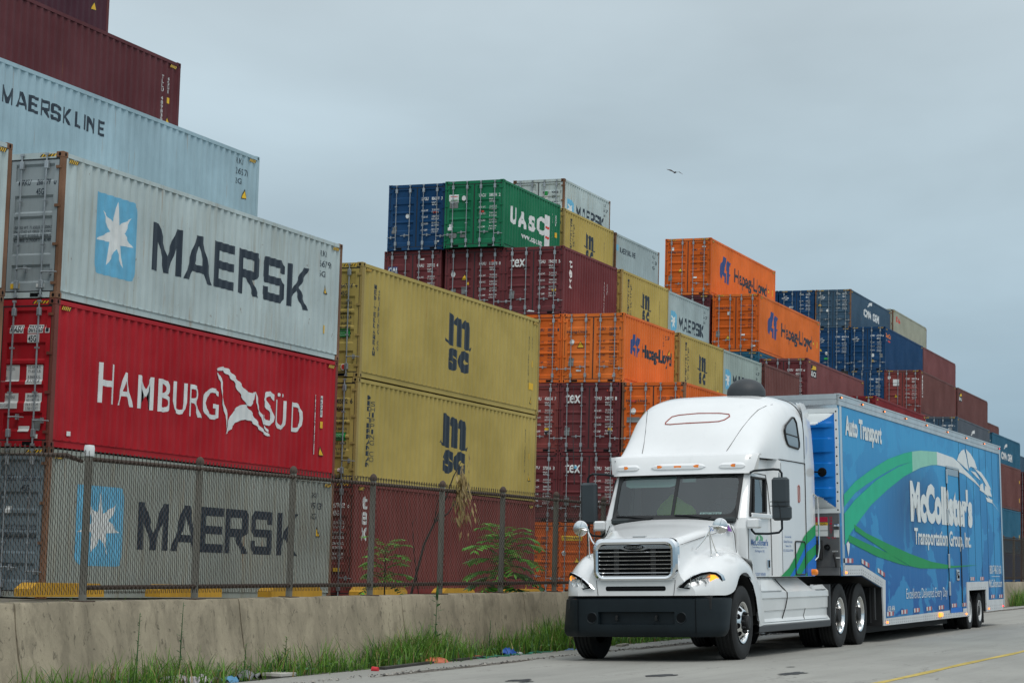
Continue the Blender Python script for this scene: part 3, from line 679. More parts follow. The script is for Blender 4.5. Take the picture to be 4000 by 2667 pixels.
ml = [(1.29, 1.87), (1.93, 2.46), (2.5, 2.9), (2.95, 3.3), (3.36, 3.62), (3.68, 3.98)]
container('pale blue container with two words in dark capitals, behind and above the white star one', 35.28, 26.48, 7.76, L40, ST, C['a4'], C['a4'], haz=True,
  marks=[(blocks('MAERSK', [(1.29, 1.70), (1.78, 2.20), (2.26, 2.60), (2.67, 3.02), (3.08, 3.44), (3.50, 3.80)], 1.68, 2.04), 'ink'), (blocks('LINE', [(3.98, 4.22), (4.30, 4.36), (4.46, 4.76), (4.86, 5.12)], 1.70, 2.04), 'ink')]+idmarks(11.08, 2.24, 'RKU', '26 570', '2G1')+sidetri(11.5, 1.42))
container('dark maroon container with white vertical code, above the pale blue one at upper left', 35.28, 28.9, 10.02, L40, HC, C['a5'], C['a5'], haz=True, marks=vcode(11.41, 1.22, 2.43, 'TLLU 489830', 'white', 11.68, '45G1', 1.99)+[(rect(11.62, 11.74, 1.75, 1.9), 'yellow')]+sidetri(11.69, 1.2))
container('plum maroon container at the very top left corner, topmost of all', 35.2, 31.1, 12.9, L40, HC, C['a6'], C['a5'], marks=sidetri(11.5, 1.42))
# second block
container('maroon container behind the chain-link fence with tall white upright letters, under the mustard ones', 48.25, 23.88, -.66, L40, HC, C['mar2'], C['mar2'], haz=True, marks=[(vtxt('tex', .64, .28, 1.39, 2.56, .03), 'white')]+vcode(11.35, .6, 2.0, 'TCLU679162', 'white', 11.6, '45G1')+sidetri(11.6, .55)+[(rect(11.55, 11.7, .3, .5), 'yellow')],
  dmarks=dset('', '679162', '8', '45G1', 'white', HC, 8)+stk(1.9, 2.1, .66, .76, 'yellow', 0))
mscd = lambda n, c, sz, H: dset('MSCU', n, c, sz, 'ink', H, 8, extra=stk(1.78, 2.13, 1.02, 1.22, 'greenst', 0)+[(txt('Eco-Container', 1.82, 2.09, 1.16, 1.20), 'white', 0), (txt('Bamboo Flooring', 1.84, 2.07, 1.10, 1.13), 'white', 0), (txt('Waterborne Paint', 1.83, 2.08, 1.05, 1.08), 'white', 0)])
container('mustard yellow container with dark emblem, lower of two, just above the fence', 48.23, 23.885, 2.23, L40, ST, C['msc'], C['mscf'], marks=[(mlogo(5.1, 7.05, .50, 2.13), 'ink'), (med(.74, .38, 2.2, .95, .52, 2.06), 'ink')]+vcode(11.30, .83, 2.11, 'MSCU 405882 6', 'ink', 11.62, '42G1')+sidetri(11.66, .62)+[(rect(11.6, 11.7, 1.25, 1.42), 'yellow')], dmarks=mscd('405882', '6', '42G1', ST)+stk(1.95, 2.12, .25, .33, 'white', 0)+[(txt('Fuwa', 1.97, 2.1, .265, .315, .01), 'redst', 0)])
container('mustard yellow container with dark emblem, upper of two, left of the maroon ones', 48.25, 23.87, 4.825, L40, HC, C['msc'], C['mscf'], haz=True, marks=[(mlogo(5.2, 7.05, .72, 2.29), 'ink'), (med(.82, .60, 2.43, 1.05, .74, 2.30), 'ink')]+vcode(11.4, .9, 2.3, 'MSCU 647118 4', 'ink', 11.65, '45G1')+sidetri(11.6, .32)+[(rect(11.6, 11.72, 1.4, 1.6), 'yellow'), (rect(11.45, 11.75, .72, .92), 'yellow')], dmarks=mscd('647118', '4', '45G1', HC)+disc(1.99, .26, .07, 'white', 0)+disc(1.99, .26, .055, 'redst', 0))
# third block, twenty foot boxes seen from the door end
X3 = 75.3
def c3(label, y, t, body, code, num, chk, mat='white', frame=None, marks=(), **k):
    left = k.pop('left', None); tex = k.pop('tex', None); ex = k.pop('extra', ())
    return container(label, X3+k.pop('dx', 0), y, -.54+(t-1)*ST, L20, ST, body, frame, marks=marks, dmarks=dset(code, num, chk, '22G1', mat, ST, 8, left=left, tex=tex, extra=ex), **k)
plate = stk(.26, .46, .62, .92, 'grime', 1)
c3('orange container behind the fence, bottom of the column right of the mustard stack', 28.9, 1, C['org2'], 'HLBU', '100677', '', 'ink', extra=stk(1.40, 1.74, 1.0, 1.75, 'yellow', 0)[:0])
c3('orange container behind the fence with a yellow name panel on its left door', 26.45, 1, C['org2'], 'HLBU', '118420', '3', 'ink', extra=stk(.2, 1.02, 1.92, 2.1, 'yellow', 1)+[(txt('Hapag-Lloyd', .24, .98, 1.94, 2.08, .02), 'ink', 1)]+tri(.82, 1.12)+disc(.3, 1.45, .08, 'white', 1))
c3('maroon container with white weight table, second from the ground right of the mustard stack', 28.9, 2, C['mar'], 'JETU', '272836', '3')
c3('maroon container with white lowercase letters, second from the ground behind the truck mirror', 26.45, 2, C['mar'], 'TEMU', '248315', '4', tex='tex', extra=plate+stk(.62, .74, 1.98, 2.08, 'bluebox', 1))
c3('orange container glimpsed behind the cab roof, second from the ground', 24.0, 2, C['org2'], 'HLXU', '204418', '1', 'ink')
c3('red-brown container with a yellow sticker over a dark triangle, third from the ground', 28.9, 3, C['mar2'], 'TEMU', '438564', '7', extra=stk(1.86, 2.02, .82, .9, 'yellow', 0)+[(polys([[(1.85, .78), (2.03, .78), (1.94, .6)]]), 'black', 0)])
c3('maroon container with white lowercase letters and no side seen, third from the ground', 26.5, 3, C['mar'], 'TEMU', '248772', '1', tex='tex', extra=plate+stk(1.97, 2.13, .82, .9, 'yellow', 0)+[(polys([[(1.96, .78), (2.14, .78), (2.05, .6)]]), 'black', 0)]+tag_or(1.9, 2.26))
c3('orange container with smeared code and scorched door, third from ground, above the cab roof', 24.0, 3, C['org2'], 'HLXU', '206710', '0', 'ink', frame=rustf, left='Hapag-Lloyd', extra=disc(.45, 1.52, .1, 'white', 1)+tri(.88, 1.32)+stk(.2, .7, 1.1, 1.3, 'grime', 1)+tag_or(.35, 1.86)[:1], marks=[])
c3('orange container half hidden behind the mustard stack, fourth from the ground', 28.85, 4, C['org2'], 'HLBU', '380112', '1', 'ink', extra=[(polys([[(1.9, 2.2), (2.1, 2.2), (2.12, 2.26), (1.9, 2.26)]]), 'orangest', 0)])
hl20 = [(polys(HLL, .77, 1.88, 1.06, 1.92), 'navyink'), (txt('Hapag-Lloyd', 2.14, 5.76, 1.0, 1.66, .045), 'ink')]
c3('orange twenty-foot container with blue emblem, fourth from the ground', 26.4, 4, C['org'], 'HLBU', '263890', '9', 'ink', left='Hapag-Lloyd', marks=hl20+[(txt('L 2 9', 4.6, 5.4, 2.12, 2.3), 'ink'), (txt('2', 4.6, 4.8, 1.85, 2.02), 'ink'), (rect(5.72, 5.86, 1.45, 1.78), 'yellow')]+sidetri(5.4, 1.55), extra=tri(.72, 1.32, .24)+disc(.38, 1.52, .09, 'white', 1)+plate+stk(1.36, 1.68, .98, 1.66, 'orangest', 0)[:0]+stk(.56, .76, .42, .48, 'white', 1)+stk(2.0, 2.12, .2, .27, 'white', 0))
c3('maroon container with white lowercase letters on door and side, fifth from the ground', 28.87, 5, C['mar'], 'TGHU', '194292', '5', tex='tex', frame=C['mar'], marks=[(vtxt('tex', .82, .30, 1.02, 2.19, .03), 'white')]+vcode(4.6, .5, 1.8, 'TGHU194292', 'white', 5.0, '22G1'), extra=plate+stk(1.98, 2.14, .88, .97, 'yellow', 0)+[(polys([[(1.97, .82), (2.15, .82), (2.06, .66)]]), 'black', 0)]+[(polys([[(.78, 1.78), (.92, 1.86), (.93, 1.94), (.8, 1.86)]]), 'grime', 1), (polys([[(1.0, .12), (1.3, .1), (1.3, .14), (1.08, .18)]]), 'white', 1)])
c3('maroon container with yellow warning triangle on its left door, fifth from the ground', 31.3, 5, C['mar'], 'HAMU', '112078', '8', extra=tri(.82, 1.4, .22)+disc(.34, 1.62, .09, 'white', 1)+stk(.9, 1.0, 1.2, 1.3, 'yellow', 1)+stk(.7, .92, .85, 1.12, 'grime', 1)+stk(.26, .46, .93, 1.06, 'grime', 1)+tag_or(1.92, 2.06)[:1])
c3('maroon container with blue and white plate, fifth from the ground, left of two maroon ones', 33.9, 5, C['mar'], 'CAAU', '227792', '4', extra=stk(.18, .58, 1.72, 1.98, 'navyink', 1)+[(txt('CAI', .2, .56, 1.75, 1.95, .05), 'white', 1)]+stk(1.5, 1.7, 2.22, 2.28, 'white', 0))
container('green container with bold white letters along its side, on the top tier', 74.98, 31.25, 12.41, L20, ST, C['grn'], C['grn'],
  marks=[(txt('U', .78, 1.42, .98+.36, 1.75, .06), 'white'), (txt('U', .78, 1.45, 1.02, 1.70, .06), 'white'), (txt('A', 1.55, 2.5, 1.02, 1.66, .05), 'white'), (txt('S', 2.62, 3.42, 1.04, 1.66, .05), 'white'), (txt('C', 3.55, 4.40, 1.06, 1.80, .05), 'white'), (txt('www.uasc.net', 1.98, 4.2, .62, .84, .02), 'white'), (rect(4.43, 4.92, .6, 1.95), 'white'), (rect(4.5, 4.85, 1.0, 1.1), 'redst'), (rect(4.5, 4.85, 1.4, 1.5), 'redst')][1:]+vcode(5.2, .8, 2.1, 'UACU 388384 2', 'white', 5.6, '22G1')+[(rect(5.55, 5.7, 1.2, 1.4), 'yellow')],
  dmarks=dset('UACU', '388384', '2', '22G1', 'white', ST, 8, extra=stk(.18, .58, 1.76, 2.06, 'white', 1)+stk(.24, .54, 1.97, 2.0, 'redst', 1)+stk(.26, .54, 1.83, 1.86, 'greenst', 1)+disc(.80, 1.91, .085, 'white', 1)+stk(.16, .55, 1.54, 1.74, 'grime', 1)+stk(.16, .36, .68, .92, 'white', 1)+[(polys([rrect(.2, .52, .38, .58, .08), rrect(.66, .92, .4, .52, .05)]), 'grime', 1)]+tag_or(1.45, 1.34)))
container('navy blue container at the left end of the top tier, beside the green one', 75.2, 33.75, 12.41, L20, ST, C['nav'], C['nav'], dmarks=dset('LYGU', '806219', '3', '22G1', 'white', ST, 8, extra=disc(.82, 1.35, .075, 'white', 1)+stk(.18, .38, .68, .94, 'grime', 1)+tag_or(1.92, 1.42)+stk(2.06, 2.2, .3, .36, 'white', 0)))
# twenty foot boxes behind
X4, X5, X6 = 81.6, 87.9, 94.15
mm20 = lambda: [(mlogo(2.45, 3.78, .80, 1.98), 'ink'), (med(.85, .7, 2.29, 1.15, .8, 2.1, .22), 'ink'), (rect(5.3, 5.42, .5, .75), 'yellow')]+vcode(4.9, .6, 1.9, 'MEDU6127', 'ink')
for y, t, lab in ((31.3, 6, 'mustard twenty-foot container behind the green one, highest of three stepped mustard ones'), (28.75, 5, 'mustard twenty-foot container in the middle of three stepped mustard ones'), (26.26, 4, 'mustard twenty-foot container, lowest of three stepped mustard ones, above the truck cab')):
    container(lab, X4, y, -.54+(t-1)*ST-(0 if t > 4 else .02), L20, ST, C['msc'], C['mscf'], marks=mm20(), dmarks=dset('MEDU', '612744', '5', '22G1', 'ink', ST, 8, extra=stk(1.9, 2.15, .96, 1.1, 'greenst', 0)))
mk20 = lambda: box_star(.42, 1.27, .93, 1.78)+[(maersk(1.59, 5.25, 1.08, 1.66), 'ink')]+idmarks(5.2, 2.2, 'KU', '5 7', 'G1', s=.9)
container('pale container with small dark words, rust patches below, behind the highest mustard one', X5, 31.3, 12.4, L20, ST, C['mb2'], rustf, marks=[(rect(.05, .42, 1.84, 2.1), 'bluebox'), (blocks('MAERSK', [(.66, .86), (.9, 1.1), (1.14, 1.3), (1.34, 1.5), (1.54, 1.7), (1.74, 1.9)], 1.80, 2.04), 'ink'), (blocks('LINE', [(2.0, 2.14), (2.2, 2.24), (2.32, 2.48), (2.56, 2.7)], 1.82, 2.06), 'ink')]+idmarks(5.1, 2.2, 'KU', '4 8', 'G'))
container('pale blue-white container with blue star panel behind the middle mustard one', X5, 28.85, 9.81, L20, ST, C['mb2'], C['mb2'], marks=mk20(), dmarks=dset('MRKU', '317650', '2', '22G1', 'ink', ST, 4))
container('pale mint-grey container with star panel behind the lowest mustard one', X5, 26.37, 7.24, L20, ST, C['mb3'], C['mb3'], marks=mk20(), dmarks=dset('MRKU', '539072', '8', '22G1', 'ink', ST, 4))
container('white container with rusty corners and star panel, highest, behind the green one', X5, 33.75, 14.89, L20, ST, C['a3'], rustf, marks=mk20(), dmarks=dset('MRKU', '954046', '7', '22G1', 'ink', ST, 6, extra=stk(1.5, 1.66, 1.86, 2.05, 'greenst', 0)+stk(1.5, 1.66, 1.7, 1.85, 'white', 0)))
container('plain brown-maroon container directly above the black roof dome of the truck', X6, 26.25, 7.25, L20, ST, C['mar4'], C['mar4'], marks=[(rect(5.2, 5.24, .3, 1.9), 'white')])
# fourth block, forty foot
XD = 103.5
hl40 = lambda: [(polys(HLL, 1.68, 3.50, .90, 2.26), 'navyink'), (txt('Hapag-Lloyd', 4.25, 10.6, .98, 1.92, .035), 'ink'), (rect(11.55, 11.75, 1.4, 1.75), 'yellow')]+sidetri(10.9, 1.5)
container('orange forty-foot container with blue emblem at the top of its stack against the sky', XD, 31.75, 14.31, L40, HC, C['org'], C['org2'], haz=True, marks=hl40(), dmat=C['org2'], dmarks=dset('HAMU', '175649', '2', '45G1', 'ink', HC, 6, left='Hapag-Lloyd', extra=tri(.83, 1.2, .2)+stk(.35, .47, 2.28, 2.45, 'white', 1)+stk(.2, .4, .75, 1.02, 'grime', 1)+stk(1.95, 2.15, 2.42, 2.48, 'white', 0)+stk(1.5, 1.7, .85, .93, 'white', 0)))  # same paint all round; side's paler sky sheen is put into its colour
container('orange forty-foot container with blue emblem, one tier below the topmost orange one', XD, 29.2, 11.41, L40, HC, C['org'], C['org2'], haz=True, marks=hl40(), dmat=C['org2'], dmarks=dset('FANU', '153766', '5', '45G1', 'ink', HC, 6, left='Hapag-Lloyd', extra=tri(.83, .62, .22)+stk(.2, .4, .75, 1.05, 'grime', 1)+stk(.78, .9, 1.85, 2.02, 'white', 1)+stk(1.5, 1.7, .8, .88, 'white', 0)+stk(2.1, 2.25, .25, .32, 'white', 0)))  # deeper orange on the door; side colour carries the grazing sky reflection
container('dark maroon container squeezed under the topmost orange one', XD, 31.75, 11.41, L40, HC, C['a5'], C['a5'], haz=True, lod=1)
container('teal blue container hidden under the lower orange forty-foot one', XD, 29.2, 8.51, L40, HC, C['teal'], C['teal'], haz=True, lod=1)
container('maroon forty-foot container with a small dark and yellow square badge on its side', XD, 26.72, 8.16, L40, HC, C['mar3'], C['mar'], haz=True, dmat=C['mar'], lod=1, marks=[(rect(.70, 1.82, 2.03, 2.64), 'black'), (polys([[(.85, 2.40), (1.78, 2.46), (1.78, 2.62), (1.2, 2.62)]]), 'yellow'), (txt('BEACON', .78, 1.76, 2.08, 2.34, .04), 'white')], dmarks=dset('BMOU', '665742', '1', '45G1', 'white', HC, 8))
container('crimson container with a few white letters, its roof line just above the trailer', 105.2, 23.7, 6.42, L40, HC, C['redb'], C['redb'], haz=True, lod=1, marks=[(txt('HS', 1.1, 3.2, 1.1, 2.0, .04), 'white')])
# fifth block
XE = 141
cmam = lambda mat='white': [(txt('CMA', 3.85, 6.2, 1.22, 1.78, .05), mat), (txt('CGM', 6.6, 8.5, 1.22, 1.78, .05), mat), (polys(SWOOSH, 4.9, 6.3, 1.93, 2.45), mat)]
cd_ = lambda n, c: dset('CMAU', n, c, '45G1', 'white', HC, 6, extra=[(txt('CMA CGM', .2, .66, 2.02, 2.12, .03), 'white', 1), (polys(SWOOSH, .3, .55, 2.14, 2.22), 'white', 1), (polys(SWOOSH, .35, .6, 1.9, 1.98), 'white', 1)])
container('slate blue container with white letters and grimy door on the top tier', XE, 33.5, 17.04, L40, ST, C['cma'], rustf, haz=True, lod=1, marks=cmam(), dmat=C['cma'], dmarks=cd_('435864', '0')+tri(.33, 1.5, .22)+disc(.85, 1.18, .09, 'white', 1)+stk(.3, .5, 1.1, 1.3, 'grime', 1))
container('navy container on the top tier, left neighbour of the slate blue one', XE, 36.0, 17.04, L40, ST, C['nav'], C['nav'], haz=True, lod=1, dmarks=cd_('725859', '1')+[(rect(.7, 1.0, 1.4, 1.5), 'white', 1)])
container('navy container on the top tier showing only a sliver beside the orange stack', XE, 38.5, 17.04, L40, ST, C['nav'], C['nav'], haz=True, lod=1)
container('navy container with a green sticker, just right of the lower forty-foot orange one', XE, 33.5, 14.14, L40, HC, C['nav'], C['nav'], haz=True, lod=1, dmarks=cd_('664104', '8')+tri(.4, 1.35)+disc(.8, 1.2, .09, 'white', 1)+stk(.65, .95, .78, .92, 'greenst', 1))
container('navy container with small orange and red words, above the maroon one with upright letters', XE, 31.15, 14.18, L40, HC, C['nav'], C['nav'], haz=True, lod=1, marks=[(txt('SeaCo', .15, 1.65, 2.2, 2.5, .05), 'orangest'), (txt('by', .4, .6, 1.95, 2.08), 'white'), (rect(.75, 1.5, 1.95, 2.06), 'redst'), (rect(11.5, 11.7, .5, .9), 'orangest')], dmarks=cd_('671904', '1')+tri(1.6, .55, .2, 0)+disc(1.58, 1.0, .1, 'white', 0)+stk(2.05, 2.25, .85, 1.1, 'grime', 0))
container('navy container showing only its door, left of the maroon one with upright letters', XE, 31.2, 11.28, L40, HC, C['nav'], C['nav'], haz=True, lod=1, dmarks=cd_('244082', '9'))
container('maroon container with white upright letters on its side and a white square on its door', XE, 28.8, 11.28, L40, HC, C['mar4'], C['mar2'], haz=True, lod=1, dmat=C['mar2'], marks=[(vtxt('TRITON', .64, .3, 1.07, 2.58, .04), 'white')], dmarks=dset('TCNU', '165070', '1', '45G1', 'white', HC, 8, extra=stk(.6, 1.0, 1.85, 2.28, 'white', 1)+tri(.8, 1.1, .2)+disc(.34, 2.4, .1, 'white', 1)))
container('blue-grey container with a white swoosh, its door just above the trailer roof', XE, 26.4, 8.2, L40, HC, C['cmag'], C['cma'], haz=True, lod=1, dmat=C['cma'], marks=cmam(), dmarks=cd_('427026', '7'))
container('plain maroon container at the right edge, directly above the teal one beyond the trailer', XE-2, 23.95, 5.33, L40, HC, C['mar4'], C['mar4'], lod=1, marks=[(rect(11.6, 11.8, .6, .9), 'yellow'), (rect(11.6, 11.8, 1.9, 2.1), 'yellow')])
container('plain teal-blue container at the right edge just above the far fence', XE-2, 23.95, 2.43, L40, HC, C['teal'], C['teal'], lod=1, marks=[(rect(11.6, 11.8, 1.0, 1.3), 'yellow')])
# sixth and seventh blocks
XF = 154.2
container('pale khaki container with small red letters at the right end of the top tier', XF+1.7, 33.9, 17.28, L40, HC, C['kl'], rustf, haz=True, lod=2, marks=[(txt('K', 1.2, 1.75, 2.05, 2.46, .07), 'redst'), (txt('Line', 1.8, 2.6, 2.05, 2.4, .06), 'redst')])
container('plain maroon container on the step right of the navy one with orange words', XF, 31.3, 14.25, L40, HC, C['mar3'], C['mar3'], lod=2)
container('maroon container with a small dark badge on the step above the blue-grey one', XF, 28.85, 11.34, L40, HC, C['mar4'], C['mar4'], lod=2, marks=[(rect(.6, 1.6, 1.95, 2.55), 'black'), (polys([[(.75, 2.3), (1.55, 2.36), (1.55, 2.52), (1.1, 2.52)]]), 'yellow'), (txt('BEACON', .66, 1.55, 2.0, 2.25, .03), 'white')])
container('dark teal container with white swoosh at the right edge above the trailer rear', XF, 26.4, 8.15, L40, HC, C['teal'], C['teal'], lod=2, marks=cmam(), dmarks=cd_('390023', '1'))
container('maroon container with white upright writing at the far right edge of the photo', XF, 23.95, 2.45, L40, HC, C['mar4'], C['mar4'], lod=2, marks=[(vtxt('TRITON', .7, .35, .9, 2.6, .03), 'white')])
container('dark maroon container showing its door at the far right edge, above the upright writing', XF, 23.95, 5.35, L40, HC, C['a5'], C['a5'], haz=True, lod=2)
container('plain maroon container, farthest back and last step of the skyline before the right edge', 166.5, 30.06, 10.3, L40, HC, C['mar4'], C['mar4'], lod=2)
container('slate blue container at the right edge behind the dark teal one with swoosh', 166.6, 26.8, 7.38, L40, HC, C['cma'], C['cma'], lod=2)
# ------------------------------------------------------------------ vehicle materials
def carpaint(name, col, rough=.22, coat=.6, var=.04):
    m = MT(name); col = hx(col) if isinstance(col, str) else col
    n = m.noise(m.pos((.8, .8, .8)), 1.5, 4); c = m.mix(m.ramp(n, .3, .7), tuple(x*(1-var) for x in col), tuple(min(1, x*(1+var)) for x in col))
    st = m.noise(m.pos((6, 6, .6)), 1.5, 5, .6); c = m.mix(m.mul(m.ramp(st, .58, .8), .16), c, tuple(x*.6 for x in col))
    return m.fin(c, rough, 0, .5, coat)
M_['tw'] = carpaint('white_truck_paint', (.80, .815, .82))
M_['tw2'] = carpaint('white_fairing_plastic', (.72, .74, .74), .35, .2, .07)
M_['chrome'] = plain('chrome', (.80, .82, .84), .06, 1)
M_['alu'] = plain('brushed_aluminium', (.60, .62, .62), .32, .85, var=.12)
M_['alup'] = plain('polished_aluminium', (.80, .81, .81), .16, 1)
M_['trim'] = plain('white_trailer_trim', (.60, .62, .63), .4, var=.08)
M_['blk'] = plain('black_bumper_plastic', (.007, .013, .017), .5, spec=.28, var=.15)
M_['blk2'] = plain('dark_grey_mirror_plastic', (.035, .047, .055), .5, var=.1)
M_['chas'] = plain('dark_chassis', (.012, .013, .014), .7)
M_['tyre'] = plain('tyre_rubber', (.017, .018, .019), .75, spec=.3, var=.3)
M_['seam'] = plain('panel_gap', (.02, .018, .018), .8)
M_['reds'] = plain('reddish_gap', (.32, .06, .04), .5)
M_['green'] = plain('green_decal', (.012, .30, .09), .45, spec=.08, var=.06)
M_['green2'] = plain('sea_green_decal', (.02, .45, .26), .45, spec=.08, var=.06)
M_['paleg'] = plain('pale_green_decal', (.28, .60, .47), .45, spec=.08, var=.06)
M_['decalw'] = plain('white_decal', (.72, .76, .76), .45, spec=.08, var=.06)
M_['blue'] = plain('blue_decal', (.012, .17, .60), .45, spec=.08, var=.06)
M_['bluenose'] = plain('bright_blue_nose_panel', (.004, .15, .50), .4, spec=.2, var=.08)
M_['text'] = plain('blue_door_lettering', (.06, .15, .38), .4)
M_['grn3'] = plain('green_globe', (.08, .36, .17), .4)
M_['redt'] = plain('red_stencil', (.45, .01, .05), .5)
def emis(name, col, st, base=None):
    m = MT(name); m.b.inputs['Emission Color'].default_value = col+(1,); m.b.inputs['Emission Strength'].default_value = st
    return m.fin(base or col, .25, 0, .5, .5)
M_['amber'] = emis('amber_lens', (1, .28, .01), .12, (.85, .22, .01))
M_['amberlit'] = emis('amber_lamp_lit', (1, .35, .02), 1.6, (.9, .3, .02))
M_['orlit'] = emis('orange_lamp_lit', (1, .22, .03), 3.0)
M_['redlit'] = emis('red_lamp_lit', (1, .03, .02), 2.0)
def glass(name, tint, refl=1.0, base=.04):
    m = MT(name); t = m.nd('ShaderNodeBsdfTransparent'); t.inputs[0].default_value = tint+(1,)
    g = m.nd('ShaderNodeBsdfGlossy'); g.inputs['Roughness'].default_value = .015; g.inputs[0].default_value = (.9, .97, 1, 1)
    f = m.nd('ShaderNodeFresnel'); f.inputs[0].default_value = 1.5
    a = m.nd('ShaderNodeMath', operation='MULTIPLY_ADD'); m.l.new(f.outputs[0], a.inputs[0]); a.inputs[1].default_value = refl; a.inputs[2].default_value = base
    x = m.nd('ShaderNodeMixShader'); m.l.new(a.outputs[0], x.inputs[0]); m.l.new(t.outputs[0], x.inputs[1]); m.l.new(g.outputs[0], x.inputs[2]); m.l.new(x.outputs[0], m.out.inputs[0])
    return m.m
M_['glass'] = glass('tinted_windscreen', (.66, .86, .82), 1.0, .06)
M_['glassd'] = glass('side_glass', (.32, .40, .42), 1.2, .06)
M_['lens'] = glass('clear_lens', (.93, .95, .96), 1.0, .03)
M_['slpglass'] = plain('dark_sleeper_glass', (.05, .06, .065), .05, 0, .8, 1)
def frame_obj(name, O, Fr, **k):
    t = thing(name, k['label'], k['cat'], (0, 0, 0)); e, l, n = [Vector(x) for x in Fr]
    t.matrix_world = Matrix(((e.x, l.x, n.x, O[0]), (e.y, l.y, n.y, O[1]), (e.z, l.z, n.z, O[2]), (0, 0, 0, 1))); return t
# ------------------------------------------------------------------ wheels (axis along local y, outer face towards -y when sgn=-1)
def wheel(parent, x, y, rad, wd, sgn, kind, z=None, n=40):
    """kind: steer / drive / trailer"""
    z = rad if z is None else z; rr = rad*.575 if kind != 'trailer' else rad*.60
    def tyre_prof(yc):
        h = wd/2; p = [(rr-.005, -h*.80), (rr+.03, -h*.97), (rad*.80, -h*1.02), (rad*.93, -h*.97), (rad*.985, -h*.86)]
        k = 5; 
        for i in range(k):
            a = -h*.80+i*(1.6*h/(k-1)); 
            if i: p += [(rad*.975, a-.028*1.0), (rad*.975, a-.018)]
            p += [(rad, a-.012), (rad, a+.012 if i < k-1 else a)]
        p += [(rad*.985, h*.86), (rad*.93, h*.97), (rad*.80, h*1.02), (rr+.03, h*.97), (rr-.005, h*.80)]
        return [(a, b+yc) for a, b in p]
    yf = y+sgn*wd/2
    rb = MB(); C_ = (x, 0, z)
    if kind == 'steer':
        rb.lathe([(rr, yf-sgn*.03), (rr-.005, yf-sgn*.0), (rr-.02, yf-sgn*.004), (rr-.035, yf-sgn*.03), (rr*.86, yf-sgn*.055), (rr*.62, yf+sgn*.012), (rr*.56, yf+sgn*.02), (rr*.52, yf+sgn*.02), (rr*.50, yf-sgn*.01), (.05, yf-sgn*.01)], n, 'y', C_, 0)
        rb.lathe([(.10, yf-sgn*.01), (.10, yf+sgn*.075), (.085, yf+sgn*.095), (0, yf+sgn*.10)], 20, 'y', C_, 1)
        for i in range(10):
            a = 2*pi*i/10+.2; cx, cz = x+cos(a)*rr*.73, z+sin(a)*rr*.73; nrm = .0
            pts = []
            for q in range(12):
                b = 2*pi*q/12; ra = rr*.72+.032*cos(b); ta = .042*sin(b)/(rr*.72); t = max(0, min(1, (rr*.86-ra)/(rr*.24))); yy = yf-sgn*.055+sgn*.067*t
                pts.append((x+cos(a+ta)*ra, yy+sgn*.003, z+sin(a+ta)*ra))
            rb.poly(pts, 2)
            cx, cz = x+cos(a+.31)*.135, z+sin(a+.31)*.135
            rb.lathe([(.021, yf), (.021, yf+sgn*.045), (.013, yf+sgn*.05), (.013, yf+sgn*.068), (0, yf+sgn*.07)], 6, 'y', (cx, 0, cz), 1, False)
    else:
        dp = .17 if kind == 'drive' else .13
        rb.lathe([(rr, yf-sgn*.03), (rr-.004, yf), (rr-.022, yf-sgn*.004), (rr-.034, yf-sgn*.03), (rr-.045, yf-sgn*dp*.75), (rr*.86, yf-sgn*dp), (rr*.62, yf-sgn*dp), (rr*.56, yf-sgn*(dp-.02)), (.06, yf-sgn*(dp-.02))], n, 'y', C_, 0)
        rb.lathe([(.125, yf-sgn*(dp-.02)), (.12, yf-sgn*.05), (.10, yf-sgn*.01), (0, yf-sgn*.005)], 20, 'y', C_, 1)
        for i in range(10):
            a = 2*pi*i/10; pts = [(x+cos(a)*rr*.74+.028*cos(q*pi/5), yf-sgn*(dp-.003), z+sin(a)*rr*.74+.028*sin(q*pi/5)) for q in range(10)]; rb.poly(pts, 2)
            rb.lathe([(.016, yf-sgn*dp), (.016, yf-sgn*(dp-.06)), (0, yf-sgn*(dp-.062))], 6, 'y', (x+cos(a+.3)*.16, 0, z+sin(a+.3)*.16), 1, False)
    w_ = rb.build('wheel', [M_['alup'] if kind != 'trailer' else M_['trim'], M_['chas'], M_['hole']], parent)
    tb = MB(); tb.lathe(tyre_prof(y), n+8, 'y', C_); tb.build('tyre', M_['tyre'], w_, ang=50)
    if kind != 'steer':
        tb = MB(); tb.lathe(tyre_prof(y-sgn*(wd+.06)), n+8, 'y', C_); tb.build('tyre', M_['tyre'], w_, ang=50)
    return w_
